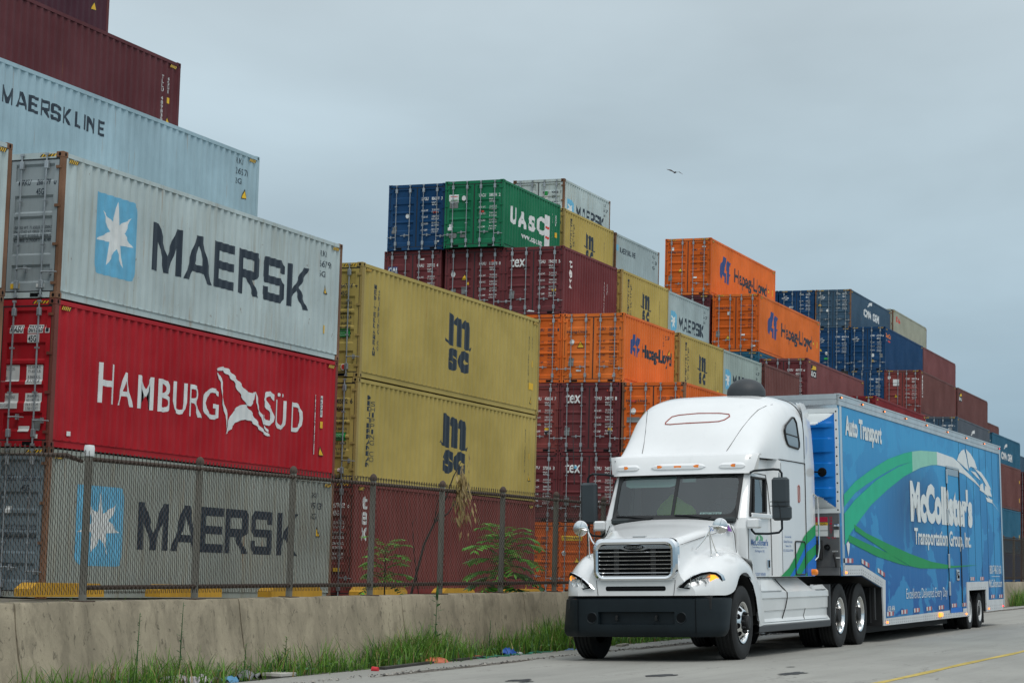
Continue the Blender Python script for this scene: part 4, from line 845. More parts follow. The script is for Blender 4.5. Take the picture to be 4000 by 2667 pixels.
# ------------------------------------------------------------------ trailer
OT = (34.5499095, 9.5732033, -1.04878363)
FT = ((0.99990152, 0.00735889, 0.01195007), (-0.00697281, 0.99946245, -0.03203421), (-0.01217939, 0.03194773, 0.99941533))
TR = frame_obj('trailer', OT, FT, label='long blue box trailer with green swoosh and white company lettering behind the white truck', cat='trailer')
def trailer_print():
    m = MT('printed_blue_vinyl'); p = m.pos((1, 1, 1), True); s = m.nd('ShaderNodeSeparateXYZ'); m.l.new(p, s.inputs[0])
    f = m.ramp(s.outputs[2], .4, 3.7); c = m.mix(f, (.003, .085, .33), (.045, .31, .60))
    fx = m.ramp(s.outputs[0], 2, 16); c = m.mix(m.mul(fx, .35), c, (.02, .22, .46))
    n = m.noise(m.pos((.32, .32, .5), True), 2.0, 6, .55, .5); land = m.ramp(n, .50, .512)
    c = m.mix(m.mul(land, .5), c, (.05, .36, .66))
    # darker indigo cloud inside the arc
    d_ = m.nd('ShaderNodeVectorMath', operation='DISTANCE'); mp = m.nd('ShaderNodeMapping'); mp.inputs['Scale'].default_value = (.35, 0, 1); m.l.new(m.nd('ShaderNodeTexCoord').outputs['Object'], mp.inputs[0]); m.l.new(mp.outputs[0], d_.inputs[0]); d_.inputs[1].default_value = (2.1, 0, 2.5)
    c = m.mix(m.ramp(d_.outputs['Value'], 1.1, .2, 0, .6), c, (.012, .035, .12))
    wv = m.nd('ShaderNodeTexWave'); wv.inputs['Scale'].default_value = .75; m.l.new(m.pos((1, 0, 0), True), wv.inputs['Vector'])
    m.bump(m.noise(m.pos((1.2, 1, .35), True), 2.2, 4), .35, .03)
    return m.fin(c, .40, 0, .07, 0)
M_['print'] = trailer_print()
HW = 1.295
side = [(.05, 3.93), (.05, 1.16), (1.50, 1.16), (3.06, .945), (3.11, .29), (11.41, .30), (11.42, .84), (13.75, .84), (13.77, .36), (16.12, .37), (16.16, .5), (16.16, 3.93)]
mb = MB()
P = [(a, -HW+.02, b) for a, b in side]; mb.prism(P, (0, 2*HW-.04, 0), 0, 1)
BODY = mb.build('box_body', [M_['print'], M_['chas']], TR)
# vinyl side skins stand 6 mm proud with the trim below them
skin = [(.30, 3.92), (.30, 1.345), (1.48, 1.345), (3.335, 1.085), (3.27, .42), (11.33, .47), (11.33, 1.01), (14.08, 1.01), (14.08, .615), (16.06, .61), (16.06, 3.92)]
for sg in (-1, 1):
    mb = MB(); mb.prism([(a, sg*(HW-.018), b) for a, b in skin], (0, sg*.014, 0)); mb.build('side_skin', M_['print'], TR)
    # perforated white lower rail following the stepped bottom
    def band(pts_o, pts_i, mat, name, th):
        mb = MB(); n = len(pts_o)
        for i in range(n-1):
            q = [pts_o[i], pts_o[i+1], pts_i[i+1], pts_i[i]]; mb.prism([(a, sg*(HW-.017), b) for a, b in q], (0, sg*th, 0))
        return mb
    low = [(.22, 1.165), (1.497, 1.169), (3.06, .953), (3.11, .294), (11.41, .303)]; up = [(.22, 1.333), (1.487, 1.335), (3.328, 1.078), (3.265, .415), (11.32, .471)]
    b1 = band(low, up, M_['trim'], 'lower_rail', .022)
    mb = b1
    for (a, z0), (b, z1), cnt in ((low[0], low[1], 9), (low[1], low[2], 12), (low[3], low[4], 46)):
        for k in range(cnt):
            f = (k+.6)/cnt; x = a+(b-a)*f; z = z0+(z1-z0)*f
            for dz in (.035, .085): mb.poly([(x+.011*cos(q*pi/3), sg*(HW+.0065), z+dz+.016*sin(q*pi/3)) for q in range(6)], 1)
    mb.build('lower_rail', [M_['trim'], M_['hole']], TR)
    ow = [(11.40, .303), (11.40, 1.01), (14.10, 1.017), (14.07, .61), (16.10, .605)]; iw = [(11.64, .303), (11.64, .835), (13.75, .842), (13.77, .355), (16.0, .371)]
    b2 = band(ow, iw, M_['trim'], 'wheel_arch_trim', .024)
    mb = b2
    for k in range(9): mb.poly([(11.75+k*.24+.011*cos(q*pi/3), sg*(HW+.0085), .885+.016*sin(q*pi/3)) for q in range(6)], 1)
    for k in range(8):
        for dz in (.06, .12): mb.poly([(13.98+k*.26+.011*cos(q*pi/3), sg*(HW+.0085), .355+dz+.016*sin(q*pi/3)) for q in range(6)], 1)
    mb.build('wheel_arch_trim', [M_['trim'], M_['hole']], TR)
    # aluminium top rail with a drip edge, and corner posts
    mb = MB(); mb.box(.05, 16.2, *sorted((sg*(HW-.03), sg*(HW+.008))), 3.925, 4.0); mb.box(.05, 16.2, *sorted((sg*(HW-.03), sg*(HW+.013))), 4.003, 4.085); mb.box(.03, 16.3, *sorted((sg*(HW-.06), sg*(HW+.022))), 4.088, 4.112)
    mb.build('top_rail', M_['alu'], TR)
    mb = MB(); mb.grid([[(.30-.25*sin(a), sg*(HW-.21+.21*cos(a)) if False else sg*(HW-.006-.13*(1-cos(a))), z) for a in [i*pi/16 for i in range(9)]] for z in (1.17, 3.922)], sm=True)
    mb.build('corner_post', M_['alup'], TR)
    mb = MB(); mb.bbox(16.10, 16.22, *sorted((sg*(HW-.08), sg*(HW+.02))), .42, 4.05, .012); mb.build('rear_post', M_['alup'], TR)
# seams and rivets on the road side, door, decals
yo = -HW-.0045+.0
def flat(vf, mat, name=None, par=None, off=0.0): 
    mb = MB(); mb.add([(a, -HW-.0005-off, b) for a, b in vf[0]], vf[1]); return mb.build(name or 'decal', M_[mat], par or BODY)
mb = MB()
for k in range(38):
    s = .55+k*.415
    zl = 1.36 if s < 1.5 else (1.09 if s < 3.3 else (.48 if s < 11.33 else (1.02 if s < 14.1 else .62)))
    if k > 24 and k % 2: mb.box(s-.003, s+.003, -HW-.0012, -HW+.002, zl, 3.91, 0)
    n = int((3.9-zl)/.10)
    for j in range(n): mb.poly([(s+.006*cos(q*pi/2), -HW-.0022, zl+.05+j*.1+.006*sin(q*pi/2)) for q in range(4)], 1)
mb.build('rivet_seams', [M_['seam'], plain('blue_rivet', (.02, .13, .3), .4)], TR)
for j, pts, mat in ((0, [(.30, 2.48), (1.14, 2.72), (2.43, 2.98), (3.8, 3.22), (5.26, 3.40), (6.0, 3.47), (6.0, 3.28), (4.74, 3.15), (3.31, 2.93), (1.97, 2.70), (1.12, 2.53), (.30, 2.28)], 'green2'),
                 (1, [(.30, 1.66), (.72, 1.86), (1.48, 2.11), (2.35, 2.37), (3.73, 2.68), (5.2, 2.97), (6.0, 3.09), (6.0, 3.28), (4.73, 3.13), (2.84, 2.82), (1.11, 2.42), (.30, 2.17)], 'green2'),
                 (2, [(6.0, 3.47), (6.81, 3.53), (8.48, 3.59), (8.48, 3.33), (7.87, 3.30), (6.77, 3.2), (6.0, 3.09)], 'paleg'),
                 (3, [(8.48, 3.59), (10.25, 3.56), (10.9, 3.49), (11.49, 3.38), (12.79, 3.20), (14.14, 2.94), (16.01, 2.57), (13.94, 3.01), (12.78, 3.14), (11.47, 3.27), (9.61, 3.34), (8.48, 3.33)], 'decalw'),
                 (4, [(.98, 2.01), (1.87, 1.88), (3.61, 1.72), (5.5, 1.56), (7.59, 1.42), (9.89, 1.345), (12.8, 1.37), (9.28, 1.29), (6.49, 1.29), (5.5, 1.33), (3.59, 1.56), (1.86, 1.79), (1.05, 1.9)], 'green'),
                 (5, [(.60, 1.83), (1.85, 1.71), (3.68, 1.55), (5.4, 1.33), (4.5, 1.37), (2.68, 1.49), (1.42, 1.62), (.50, 1.72)], 'green')):
    flat(polys([pts]), mat, 'swoosh', off=.0004*j)
car = [[(10.68, 3.53), (10.9, 3.65), (11.2, 3.75), (11.55, 3.80), (11.75, 3.70), (12.05, 3.36), (11.4, 3.44)], [(11.75, 3.82), (12.3, 3.75), (12.8, 3.62), (13.1, 3.45), (12.3, 3.47), (12.1, 3.42)],
       [(12.65, 3.46), (13.6, 3.40), (14.3, 3.25), (14.9, 3.06), (14.3, 3.10), (13.7, 3.28)], [(12.25, 3.38), (12.9, 3.37), (13.5, 3.22), (13.0, 3.27)], [(13.45, 3.13), (13.8, 3.17), (13.9, 2.96), (13.35, 3.0)], [(14.05, 3.13), (14.7, 3.07), (14.95, 2.9), (13.95, 2.94)], [(14.1, 2.87), (15.0, 2.84), (15.0, 2.76), (14.3, 2.78)]]
flat(polys(car), 'decalw', 'car_emblem', off=.003)
for t, a, b, z0, z1, bo in (('Auto Transport', .49, 3.31, 3.36, 3.79, .042), ("McCollister's", 5.70, 12.32, 2.15, 2.95, .055), ('Transportation Group, Inc.', 5.99, 12.05, 1.64, 2.05, .025), ('Excellence Delivered Every Day', 5.10, 9.18, .675, .92, -.005), ('800-748-3160', 14.33, 15.90, 1.175, 1.372, .005), ('McCollisters.com', 14.21, 15.98, .88, 1.058, .01), ('A28 494', 3.42, 4.05, .52, .63, .01)):
    flat(txt(t, a, b, z0, z1, bo), 'decalw', 'lettering', off=.0042)
flat(rect(14.55, 15.7, 1.115, 1.125), 'decalw', 'lettering', off=.0042)
flat(polys([[(.38, 1.68), (.50, 1.72), (.62, 1.68), (.58, 1.58), (.50, 1.47), (.43, 1.58)]]), 'decalw', 'wing_emblem', off=.0045)
# side door, framed, hinges and latch
DR = MB()
for a, b, z0, z1 in ((9.39, 9.42, .40, 3.32), (10.80, 10.83, .40, 3.32)): DR.box(a, b, -HW-.012, -HW+.002, z0, z1, 1)
DR.box(9.39, 10.83, -HW-.016, -HW+.002, 3.322, 3.36, 2); DR.box(9.42, 10.80, -HW-.006, -HW+.002, .40, .50, 0); DR.box(9.42, 10.80, -HW-.004, -HW+.002, 3.18, 3.31, 3)
for z in (3.0, 2.2, 1.3, .75): DR.bbox(9.33, 9.43, -HW-.03, -HW+.001, z, z+.28, .008, 2)
dd = DR.build('side_door', [M_['blue'], M_['seam'], M_['alu'], M_['slpglass']], TR)
lt = MB(); lt.bbox(10.22, 10.52, -HW-.02, -HW, 1.05, 1.27, .01, 0); lt.box(10.27, 10.47, -HW-.0225, -HW-.02, 1.09, 1.22, 1); lt.bbox(10.3, 10.42, -HW-.04, -HW-.022, 1.15, 1.2, .008, 0); lt.build('door_latch', [M_['alup'], M_['hole']], dd)
# reflective tape
tape = plain('red_reflector', (.38, .02, .03), .35); tapew = plain('white_reflector', (.62, .63, .64), .35)
for s0, z0, s1, z1 in ((.24, 1.37, .84, 1.37), (1.46, 1.37, 2.05, 1.29), (2.7, 1.22, 3.28, 1.13), (3.36, .45, 3.95, .455), (4.6, .465, 5.15, .47), (5.75, .475, 6.3, .48), (6.95, .485, 7.5, .49), (8.2, .49, 8.75, .495), (9.6, .51, 10.15, .512), (10.75, .51, 11.25, .512), (11.85, 1.04, 12.35, 1.04), (13.05, 1.04, 13.55, 1.04), (14.4, .64, 14.9, .64), (15.5, .635, 16.0, .635)):
    mb = MB()
    for k in range(4):
        a, b = s0+(s1-s0)*k/4, s0+(s1-s0)*(k+1)/4; za, zb_ = z0+(z1-z0)*k/4, z0+(z1-z0)*(k+1)/4
        mb.add([(a, -HW-.0062, za), (b, -HW-.0062, zb_), (b, -HW-.0062, zb_+.075), (a, -HW-.0062, za+.075)], [(0, 1, 2, 3)], k % 2)
    mb.build('reflective_tape', [tapew, tape], TR)
# marker lamps
for s, kind in ((.16, 'orlit'), (1.75, 'orlit'), (3.5, 'orlit'), (5.4, 'orlit'), (7.4, 'orlit'), (9.6, 'orlit'), (11.75, 'orlit'), (14.0, 'orlit'), (16.05, 'redlit')):
    mb = MB(); mb.bbox(s-.045, s+.045, -HW-.03, -HW-.013, 4.03, 4.065, .006, 1); mb.bbox(s-.026, s+.026, -HW-.04, -HW-.03, 4.035, 4.06, .005, 0); mb.build('marker_lamp', [M_[kind], M_['black']], TR)
for s, z, kind in ((.27, 1.195, 'orlit'), (3.35, .33, 'orlit'), (11.2, .335, 'orlit'), (14.02, .40, 'orlit'), (15.97, .43, 'redlit')):
    mb = MB(); mb.bbox(s-.025, s+.025, -HW-.03, -HW-.006, z, z+.035, .005); mb.build('marker_lamp', [M_[kind]], TR)
mb = MB(); mb.bbox(8.15, 8.45, -HW-.045, -HW-.006, .345, .43, .012); mb.build('turn_signal', M_['amberlit'], TR)
mb = MB(); mb.bbox(.012, .05, -.66, -.50, 4.03, 4.07, .006); mb.build('marker_lamp', M_['orlit'], TR)
# roof and front
mb = MB(); mb.box(.04, 16.2, -HW+.061, HW-.061, 4.06, 4.10); mb.build('roof', M_['alu'], TR)
mb = MB(); mb.box(.0, .045, -HW+.02, HW-.02, 4.02, 4.105); mb.box(.006, .046, -HW+.02, HW-.02, 3.93, 4.017); mb.box(.02, .047, -HW+.02, HW-.02, 3.83, 3.927, 1)
for k in range(20):
    mb.lathe([(.011, .006), (.008, -.003), (0, -.005)], 6, 'x', (0, -1.2+k*.125, 3.945))
mb.build('front_header', [M_['alu'], M_['alup']], TR)
nb_ = MB(); Y0, Y1, Z0, Z1 = -1.245, 1.245, 2.24, 3.80; rows = []
for i in range(110):
    f = i/109; z = Z0+(Z1-Z0)*f; row = []
    for j in range(73):
        g = j/72; g = .5-.5*cos(pi*g); y = Y0+(Y1-Y0)*g; e = min(1, min(g, 1-g)*16); t = min(1, min(f, 1-f)*8)
        rib = .032*e*(1 if ((i//4) % 7) in (2, 3, 4, 5) and 12 < i < 98 else 0)
        row.append((-.10*sqrt(e)*sqrt(t)-rib+.01, y, z))
    rows.append(row)
nb_.grid(rows, 0, True)
def nrm_y(y): return abs(y)
for k, fc in enumerate(nb_.f):      # white flashes printed across the top and bottom
    ctr = [sum(nb_.v[i][q] for i in fc)/4 for q in range(3)]; ay = abs(ctr[1])
    if ctr[2] > 3.80-.20*min(1, max(0, (1.22-ay)/.30))**.6 or ctr[2] < 2.25+.19*min(1, max(0, (1.24-ay)/.25)): nb_.m[k] = 1
NP = nb_.build('nose_panel', [M_['bluenose'], M_['decalw']], TR, ang=50)
mb = MB()
for sg in (-1, 1): mb.box(-.012, .028, *sorted((sg*1.235, sg*1.293)), 2.17, 3.87)
mb.box(-.0125, .028, -1.235, 1.235, 2.17, 2.245); mb.box(-.0125, .028, -1.235, 1.235, 3.795, 3.87)
for sg in (-1, 1):
    for k in range(12): mb.poly([(-.0135, sg*1.264+.014*cos(q*pi/4), 2.22+k*.145+.014*sin(q*pi/4)) for q in range(8)], 1)
mb.build('nose_frame', [M_['decalw'], M_['hole']], TR)
mb = MB(); mb.box(-.02, .05, -HW+.02, HW-.02, 1.30, 2.165); mb.box(-.035, .045, -HW+.03, HW-.03, 1.17, 1.297)
BH = mb.build('bulkhead', plain('dull_grey_bulkhead', (.13, .135, .14), .45, .3, var=.25), TR)
def fplate(y0, y1, z0, z1, mat, name='placard'):
    mb = MB(); mb.box(-.026, -.0205, y0, y1, z0, z1); mb.build(name, M_[mat], BH)
fplate(-1.09, -.80, 2.03, 2.11, 'redt'); fplate(-1.09, -.80, 1.975, 2.02, 'yellow'); fplate(-1.09, -.80, 1.895, 1.974, 'white'); fplate(-1.09, -.80, 1.80, 1.885, 'white'); fplate(-1.275, -1.19, 1.78, 1.90, 'white'); fplate(-1.25, -1.16, 1.545, 1.565, 'white'); fplate(-1.28, -1.2, 1.44, 1.46, 'white')
lm = MB()
def ftxt(t, ya, yb, z0, z1, mi):     # ya, yb: start and end of the line
    V, F_ = txt(t, 0, 1, z0, z1, .02); lm.add([(-.0285, ya+(yb-ya)*a, b) for a, b in V], F_, mi)
ftxt('CAUTION', -.82, -1.07, 1.98, 2.012, 1)
for i, ch in enumerate('HEIGHT'): ftxt(ch, -1.165, -1.125, 2.08-i*.048, 2.115-i*.048, 0)
ftxt("13' 6\"", -1.215, -1.07, 1.755, 1.79, 0)      # seen mirrored on the trailer nose
ftxt('RETURN', -1.17, -1.24, 1.549, 1.561, 1)
lm.build('stencil_lettering', [M_['redt'], M_['ink']], BH)
mb = MB(); mb.bbox(-.09, -.02, -1.285, -1.20, 1.945, 1.99, .01, 0); mb.build('nose_lamp', M_['chrome'], TR)
mb = MB(); mb.lathe([(.05, -.09), (.055, -.06), (.045, -.03), (.02, -.02)], 8, 'x', (0, -1.085, 1.62), 0, False); mb.build('tee_knob', M_['chas'], TR)
mb = MB(); mb.tube([(-.03, -1.19, 1.52), (-.10, -1.20, 1.50), (-.10, -1.22, 1.42), (-.06, -1.225, 1.30)], .018, 6); mb.build('crank_handle', M_['chas'], TR)
mb = MB(); mb.bbox(-.11, -.02, -1.0, -.7, 1.42, 1.74, .01); mb.build('junction_box', M_['chas'], TR)
# under body and landing gear
mb = MB(); mb.box(.1, 2.9, -.5, .5, .98, 1.155); mb.box(2.9, 3.05, -1.1, 1.1, .35, .95); mb.box(2.75, 2.85, -1.22, -1.18, .40, .95); mb.box(2.75, 2.85, 1.18, 1.22, .40, .95); mb.box(3.3, 11.2, -.9, .9, .16, .29); mb.box(11.5, 13.6, -.45, .45, .3, .7); mb.box(13.62, 13.66, -1.25, -.6, .12, .8); mb.box(13.62, 13.66, .6, 1.25, .12, .8)
mb.build('underframe', M_['chas'], TR)
mb = MB(); mb.bbox(2.3, 2.42, -.95, -.85, .14, 1.0, .01); mb.bbox(2.3, 2.42, .85, .95, .14, 1.0, .01); mb.box(2.2, 2.52, -1.0, -.8, .12, .14); mb.box(2.2, 2.52, .8, 1.0, .12, .14); mb.build('landing_leg', M_['chas'], TR)
for s in (12.10, 13.35):
    for sg in (-1, 1): wheel(TR, s, sg*1.10, .385, .24, sg, 'trailer')
    mb = MB(); mb.tube([(s, -1.0, .385), (s, 1.0, .385)], .06, 10); mb.build('axle', M_['chas'], TR)
# ------------------------------------------------------------------ tractor unit
OK_ = (29.73167942, 9.73788336, -1.10778165)
FK = ((0.99978948, -0.01574262, 0.01315902), (0.01615145, 0.99937129, -0.0315618), (-0.01265388, 0.03176769, 0.99941518))
TK = frame_obj('tractor_truck', OK_, FK, label='white long-nosed tractor truck with sleeper cab and green and blue flash, driving on the road', cat='truck')
def lerp(a, b, t): return a+(b-a)*t
def interp(tab, x):
    if x <= tab[0][0]: return tab[0][1]
    for (a, p), (b, q) in zip(tab, tab[1:]):
        if x <= b:
            t = (x-a)/(b-a)
            return [lerp(i, j, t) for i, j in zip(p, q)] if isinstance(p, (list, tuple)) else lerp(p, q, t)
    return tab[-1][1]
def smooth_rows(rows, it=1):       # Catmull-Rom refinement of both directions
    def cr(P, k):
        out = []
        for i in range(len(P)-1):
            p0, p1, p2, p3 = P[max(i-1, 0)], P[i], P[i+1], P[min(i+2, len(P)-1)]
            for j in range(k):
                t = j/k; out.append(tuple(.5*((2*b)+(-a+c)*t+(2*a-5*b+4*c-d_)*t*t+(-a+3*b-3*c+d_)*t**3) for a, b, c, d_ in zip(p0, p1, p2, p3)))
        out.append(tuple(P[-1])); return out
    k = 3
    rr = [cr(rw, k) for rw in rows]; cols = list(zip(*rr)); cols = [cr(list(c), k) for c in cols]
    return [list(x) for x in zip(*cols)]
# hood with flowing fenders
arch = lambda s: .60+sqrt(max(0, .615**2-(s-.05)**2))
hood = [
 (-1.10, [(0, 1.665), (.3, 1.66), (.55, 1.63), (.60, 1.42), (.635, 1.22), (.69, 1.12), (.77, 1.07), (.83, 1.01), (.86, .96), (.86, .905)]),
 (-1.00, [(0, 1.69), (.3, 1.685), (.57, 1.65), (.615, 1.44), (.65, 1.26), (.73, 1.20), (.85, 1.16), (.95, 1.07), (.985, .99), (.985, .905)]),
 (-.84, [(0, 1.73), (.31, 1.72), (.60, 1.68), (.64, 1.48), (.68, 1.33), (.79, 1.29), (.92, 1.26), (1.06, 1.16), (1.10, 1.03), (1.105, .905)]),
 (-.62, [(0, 1.775), (.32, 1.765), (.63, 1.72), (.675, 1.54), (.72, 1.42), (.84, 1.40), (.98, 1.37), (1.13, 1.24), (1.18, 1.06), (1.185, .91)]),
 (-.40, [(0, 1.82), (.34, 1.81), (.67, 1.76), (.715, 1.60), (.765, 1.49), (.89, 1.47), (1.04, 1.435), (1.17, 1.30), (1.215, 1.12), (1.22, .98)]),
 (-.20, [(0, 1.86), (.36, 1.85), (.71, 1.80), (.76, 1.66), (.81, 1.53), (.93, 1.515), (1.08, 1.465), (1.19, 1.345), (1.22, 1.24), (1.225, 1.165)]),
 (.05, [(0, 1.905), (.38, 1.895), (.77, 1.84), (.825, 1.70), (.87, 1.55), (.97, 1.525), (1.10, 1.465), (1.195, 1.365), (1.222, 1.27), (1.225, 1.215)]),
 (.25, [(0, 1.95), (.40, 1.94), (.83, 1.875), (.885, 1.73), (.925, 1.54), (1.0, 1.49), (1.12, 1.42), (1.2, 1.335), (1.222, 1.25), (1.225, 1.18)]),
 (.44, [(0, 1.99), (.42, 1.98), (.90, 1.91), (.965, 1.76), (1.0, 1.53), (1.05, 1.44), (1.14, 1.36), (1.2, 1.285), (1.222, 1.19), (1.225, 1.08)])]
full = []
for s, hp in hood:
    left = [(s, -a, b) for a, b in hp[::-1]]; right = [(s, a, b) for a, b in hp[1:]]; full.append(left+right)
rows = smooth_rows(full)
mb = MB(); mb.grid(rows, sm=True)
mb.add([p for p in rows[0]], [tuple(range(len(rows[0])))], 0)          # nose face
HOOD = mb.build('hood', M_['tw'], TK, ang=55)
for sg in (-1, 1):      # fender tail behind the arch
    mb = MB(); q = []
    for s, t0, h0, h1 in ((.445, 1.05, 1.44, 1.06), (.6, 1.09, 1.30, .86), (.72, 1.12, 1.20, .55), (.80, 1.14, 1.145, .46)):
        q.append([(s, sg*t0, h0), (s, sg*1.2, lerp(h0, h1, .12)), (s, sg*1.222, lerp(h0, h1, .3)), (s-.02, sg*1.225, h1)])
    mb.grid(q, sm=True); mb.build('fender_tail', M_['tw2'], TK)
mb = MB()
for sg in (-1, 1):
    q = []
    for k in range(13):
        a = pi*k/12; q.append([(.05-.60*cos(a), sg*1.19, .60+.585*sin(a)), (.05-.60*cos(a), sg*.65, .60+.585*sin(a))])
    mb.grid(q, sm=True)
mb.box(-.95, .75, -.64, .64, .5, 1.0); mb.box(-.98, -.9, -1.05, 1.05, .72, .90); mb.box(.75, 4.6, -.45, .45, .55, .95); mb.box(4.6, 7.0, -.43, .43, .72, 1.0); mb.box(4.85, 6.4, -.55, .55, 1.0, 1.08)
for s in (0, 5.28, 6.60): mb.tube([(s, -1.0, .5), (s, 1.0, .5)], .075, 10)
mb.box(.9, 4.5, -1.0, 1.0, .45, .8); mb.box(3.4, 4.75, -1.05, 1.05, .80, .95)
mb.build('chassis', M_['chas'], TK)
mb = MB()
for sg in (-1, 1):
    mb.tube([(.36, sg*1.01, 1.50), (.37, sg*.985, 1.76), (.38, sg*.92, 1.91)], .006, 5)
    mb.tube([(-1.0, sg*.628, 1.60), (-.62, sg*.674, 1.66), (-.2, sg*.755, 1.735), (.36, sg*.955, 1.84)], .0035, 5)
    mb.tube([(-1.105, sg*.555, .91), (-1.105, sg*.57, 1.02), (-1.105, sg*.58, 1.12)], .0035, 5)
mb.build('hood_seam', M_['seam'], HOOD)
# grille
def ring(mb, outer, inner, mi=0, sm=True):
    n = len(outer); mb.grid([outer+[outer[0]], inner+[inner[0]]], mi, sm)
def rr3(t, h0, h1, rad, s, n=5, tt=None): return [(s, a, b) for a, b in rrect(-t, t, h0, h1, rad, n=n)]
mb = MB(); rg = [rr3(.625, 1.10, 1.70, .13, -1.03), rr3(.622, 1.105, 1.695, .13, -1.10), rr3(.60, 1.12, 1.675, .12, -1.145), rr3(.565, 1.14, 1.645, .11, -1.155), rr3(.535, 1.165, 1.615, .09, -1.145), rr3(.525, 1.175, 1.605, .085, -1.10)]
for a, b in zip(rg, rg[1:]): ring(mb, a, b)
GR = mb.build('grille_surround', M_['chrome'], TK, ang=60)
mb = MB(); mb.poly(rr3(.60, 1.12, 1.65, .1, -1.108)); mb.build('grille_mesh', M_['hole'], GR)
mb = MB(); mb.prism([(-1.135, a, b) for a, b in ((-.525, 1.50), (-.525, 1.585), (-.4, 1.605), (.4, 1.605), (.525, 1.585), (.525, 1.55), (.2, 1.55), (.12, 1.53), (-.12, 1.53), (-.2, 1.55), (-.525, 1.55))][1:], (.02, 0, 0))
for k in range(6):
    h = 1.215+k*.056; mb.bbox(-1.142, -1.118, -.53, .53, h, h+.015, .006)
mb.bbox(-1.138, -1.115, -.51, .51, 1.172, 1.185, .005)
mb.build('grille_bars', M_['chrome'], GR)
mb = MB()
for t in (-.27, .27): mb.box(-1.128, -1.112, t-.035, t+.035, 1.19, 1.55)
mb.build('grille_struts', M_['chas'], GR)
mb = MB(); mb.poly([(-1.160, .15*cos(a*pi/12), 1.572+.036*sin(a*pi/12)) for a in range(24)], 0); mb.lathe([(.0, 0)], 3, 'x') if False else None
mb.prism([(-1.150, .155*cos(a*pi/12), 1.572+.040*sin(a*pi/12)) for a in range(24)], (-.009, 0, 0), 1)
V, F_ = txt('FREIGHTLINER', .125, -.125, 1.556, 1.588, .03, .2); mb.add([(-1.162, a, b) for a, b in V], F_, 1)
mb.build('badge', [M_['hole'], M_['chrome']], GR)
mb = MB(); mb.bbox(-.93, -.89, -.10, .10, 1.712, 1.735, .008); mb.build('hood_handle', M_['alu'], HOOD)
mb = MB(); mb.poly([(-1.1045, a, b) for a, b in rrect(-.44, .44, .972, 1.035, .025)], 0); mb.box(-1.107, -1.1046, -.42, .42, 1.0, 1.006, 1); mb.build('lower_vent', [M_['hole'], M_['chas']], HOOD)
# bumper
plan = [(-.47, 1.20), (-.62, 1.195), (-.80, 1.15), (-.95, 1.06), (-1.045, .95), (-1.09, .86)]
cols = [(s, t) for s, t in plan]+[(-1.10, .72), (-1.10, .56), (-1.10, .545)]+[(-1.105, x/10) for x in range(5, -6, -1)]+[(-1.10, -.545), (-1.10, -.56), (-1.10, -.72)]+[(s, -t) for s, t in plan[::-1]]
prof = [(.335, .11), (.345, .05), (.39, .015), (.44, 0), (.505, 0), (.515, 0), (.675, 0), (.685, 0), (.80, 0), (.85, .004), (.872, .03), (.875, .09)]
mb = MB(); rows = []
for h, ins in prof:
    rw = []
    for i, (s, t) in enumerate(cols):
        a = cols[max(i-1, 0)]; b = cols[min(i+1, len(cols)-1)]; tx, ty = b[0]-a[0], b[1]-a[1]; L_ = sqrt(tx*tx+ty*ty); nx, ny = -ty/L_*-1, tx/L_*-1   # inward normal
        if nx < 0 and abs(t) < 1.0: nx, ny = -nx, -ny
        if abs(t) >= 1.0: nx, ny = abs(nx), (-abs(ny) if t > 0 else abs(ny))
        rec = .07 if (.51 < h < .68 and abs(t) < .55) else 0
        e = max(0, abs(t)-1.1)/.1; sh = -.20*e*(.88-h)/.5
        rw.append((s+nx*ins+rec+sh, t+ny*ins, h))
    rows.append(rw)
mb.grid(rows, sm=True, mi=0)
for t in (.655, -.655):
    mb.poly([(-1.1025, t+.066*cos(a*pi/8), .60+.072*sin(a*pi/8)) for a in range(16)], 1)
    mb.lathe([(.066, -1.103), (.075, -1.108), (.082, -1.100)], 18, 'x', (0, t, .60))
for sg in (1, -1): mb.tube([(-1.096, sg*.865, .36), (-1.096, sg*.865, .6), (-1.096, sg*.862, .86)], .005, 5, 1)
BP = mb.build('bumper', [M_['blk'], M_['hole']], TK, ang=40)
for t in (-.29, .29): mb = MB(); mb.tube([(-1.06, t, .57), (-1.10, t, .575), (-1.11, t, .61), (-1.06, t, .63)], .016, 6); mb.build('tow_hook', M_['chas'], BP)
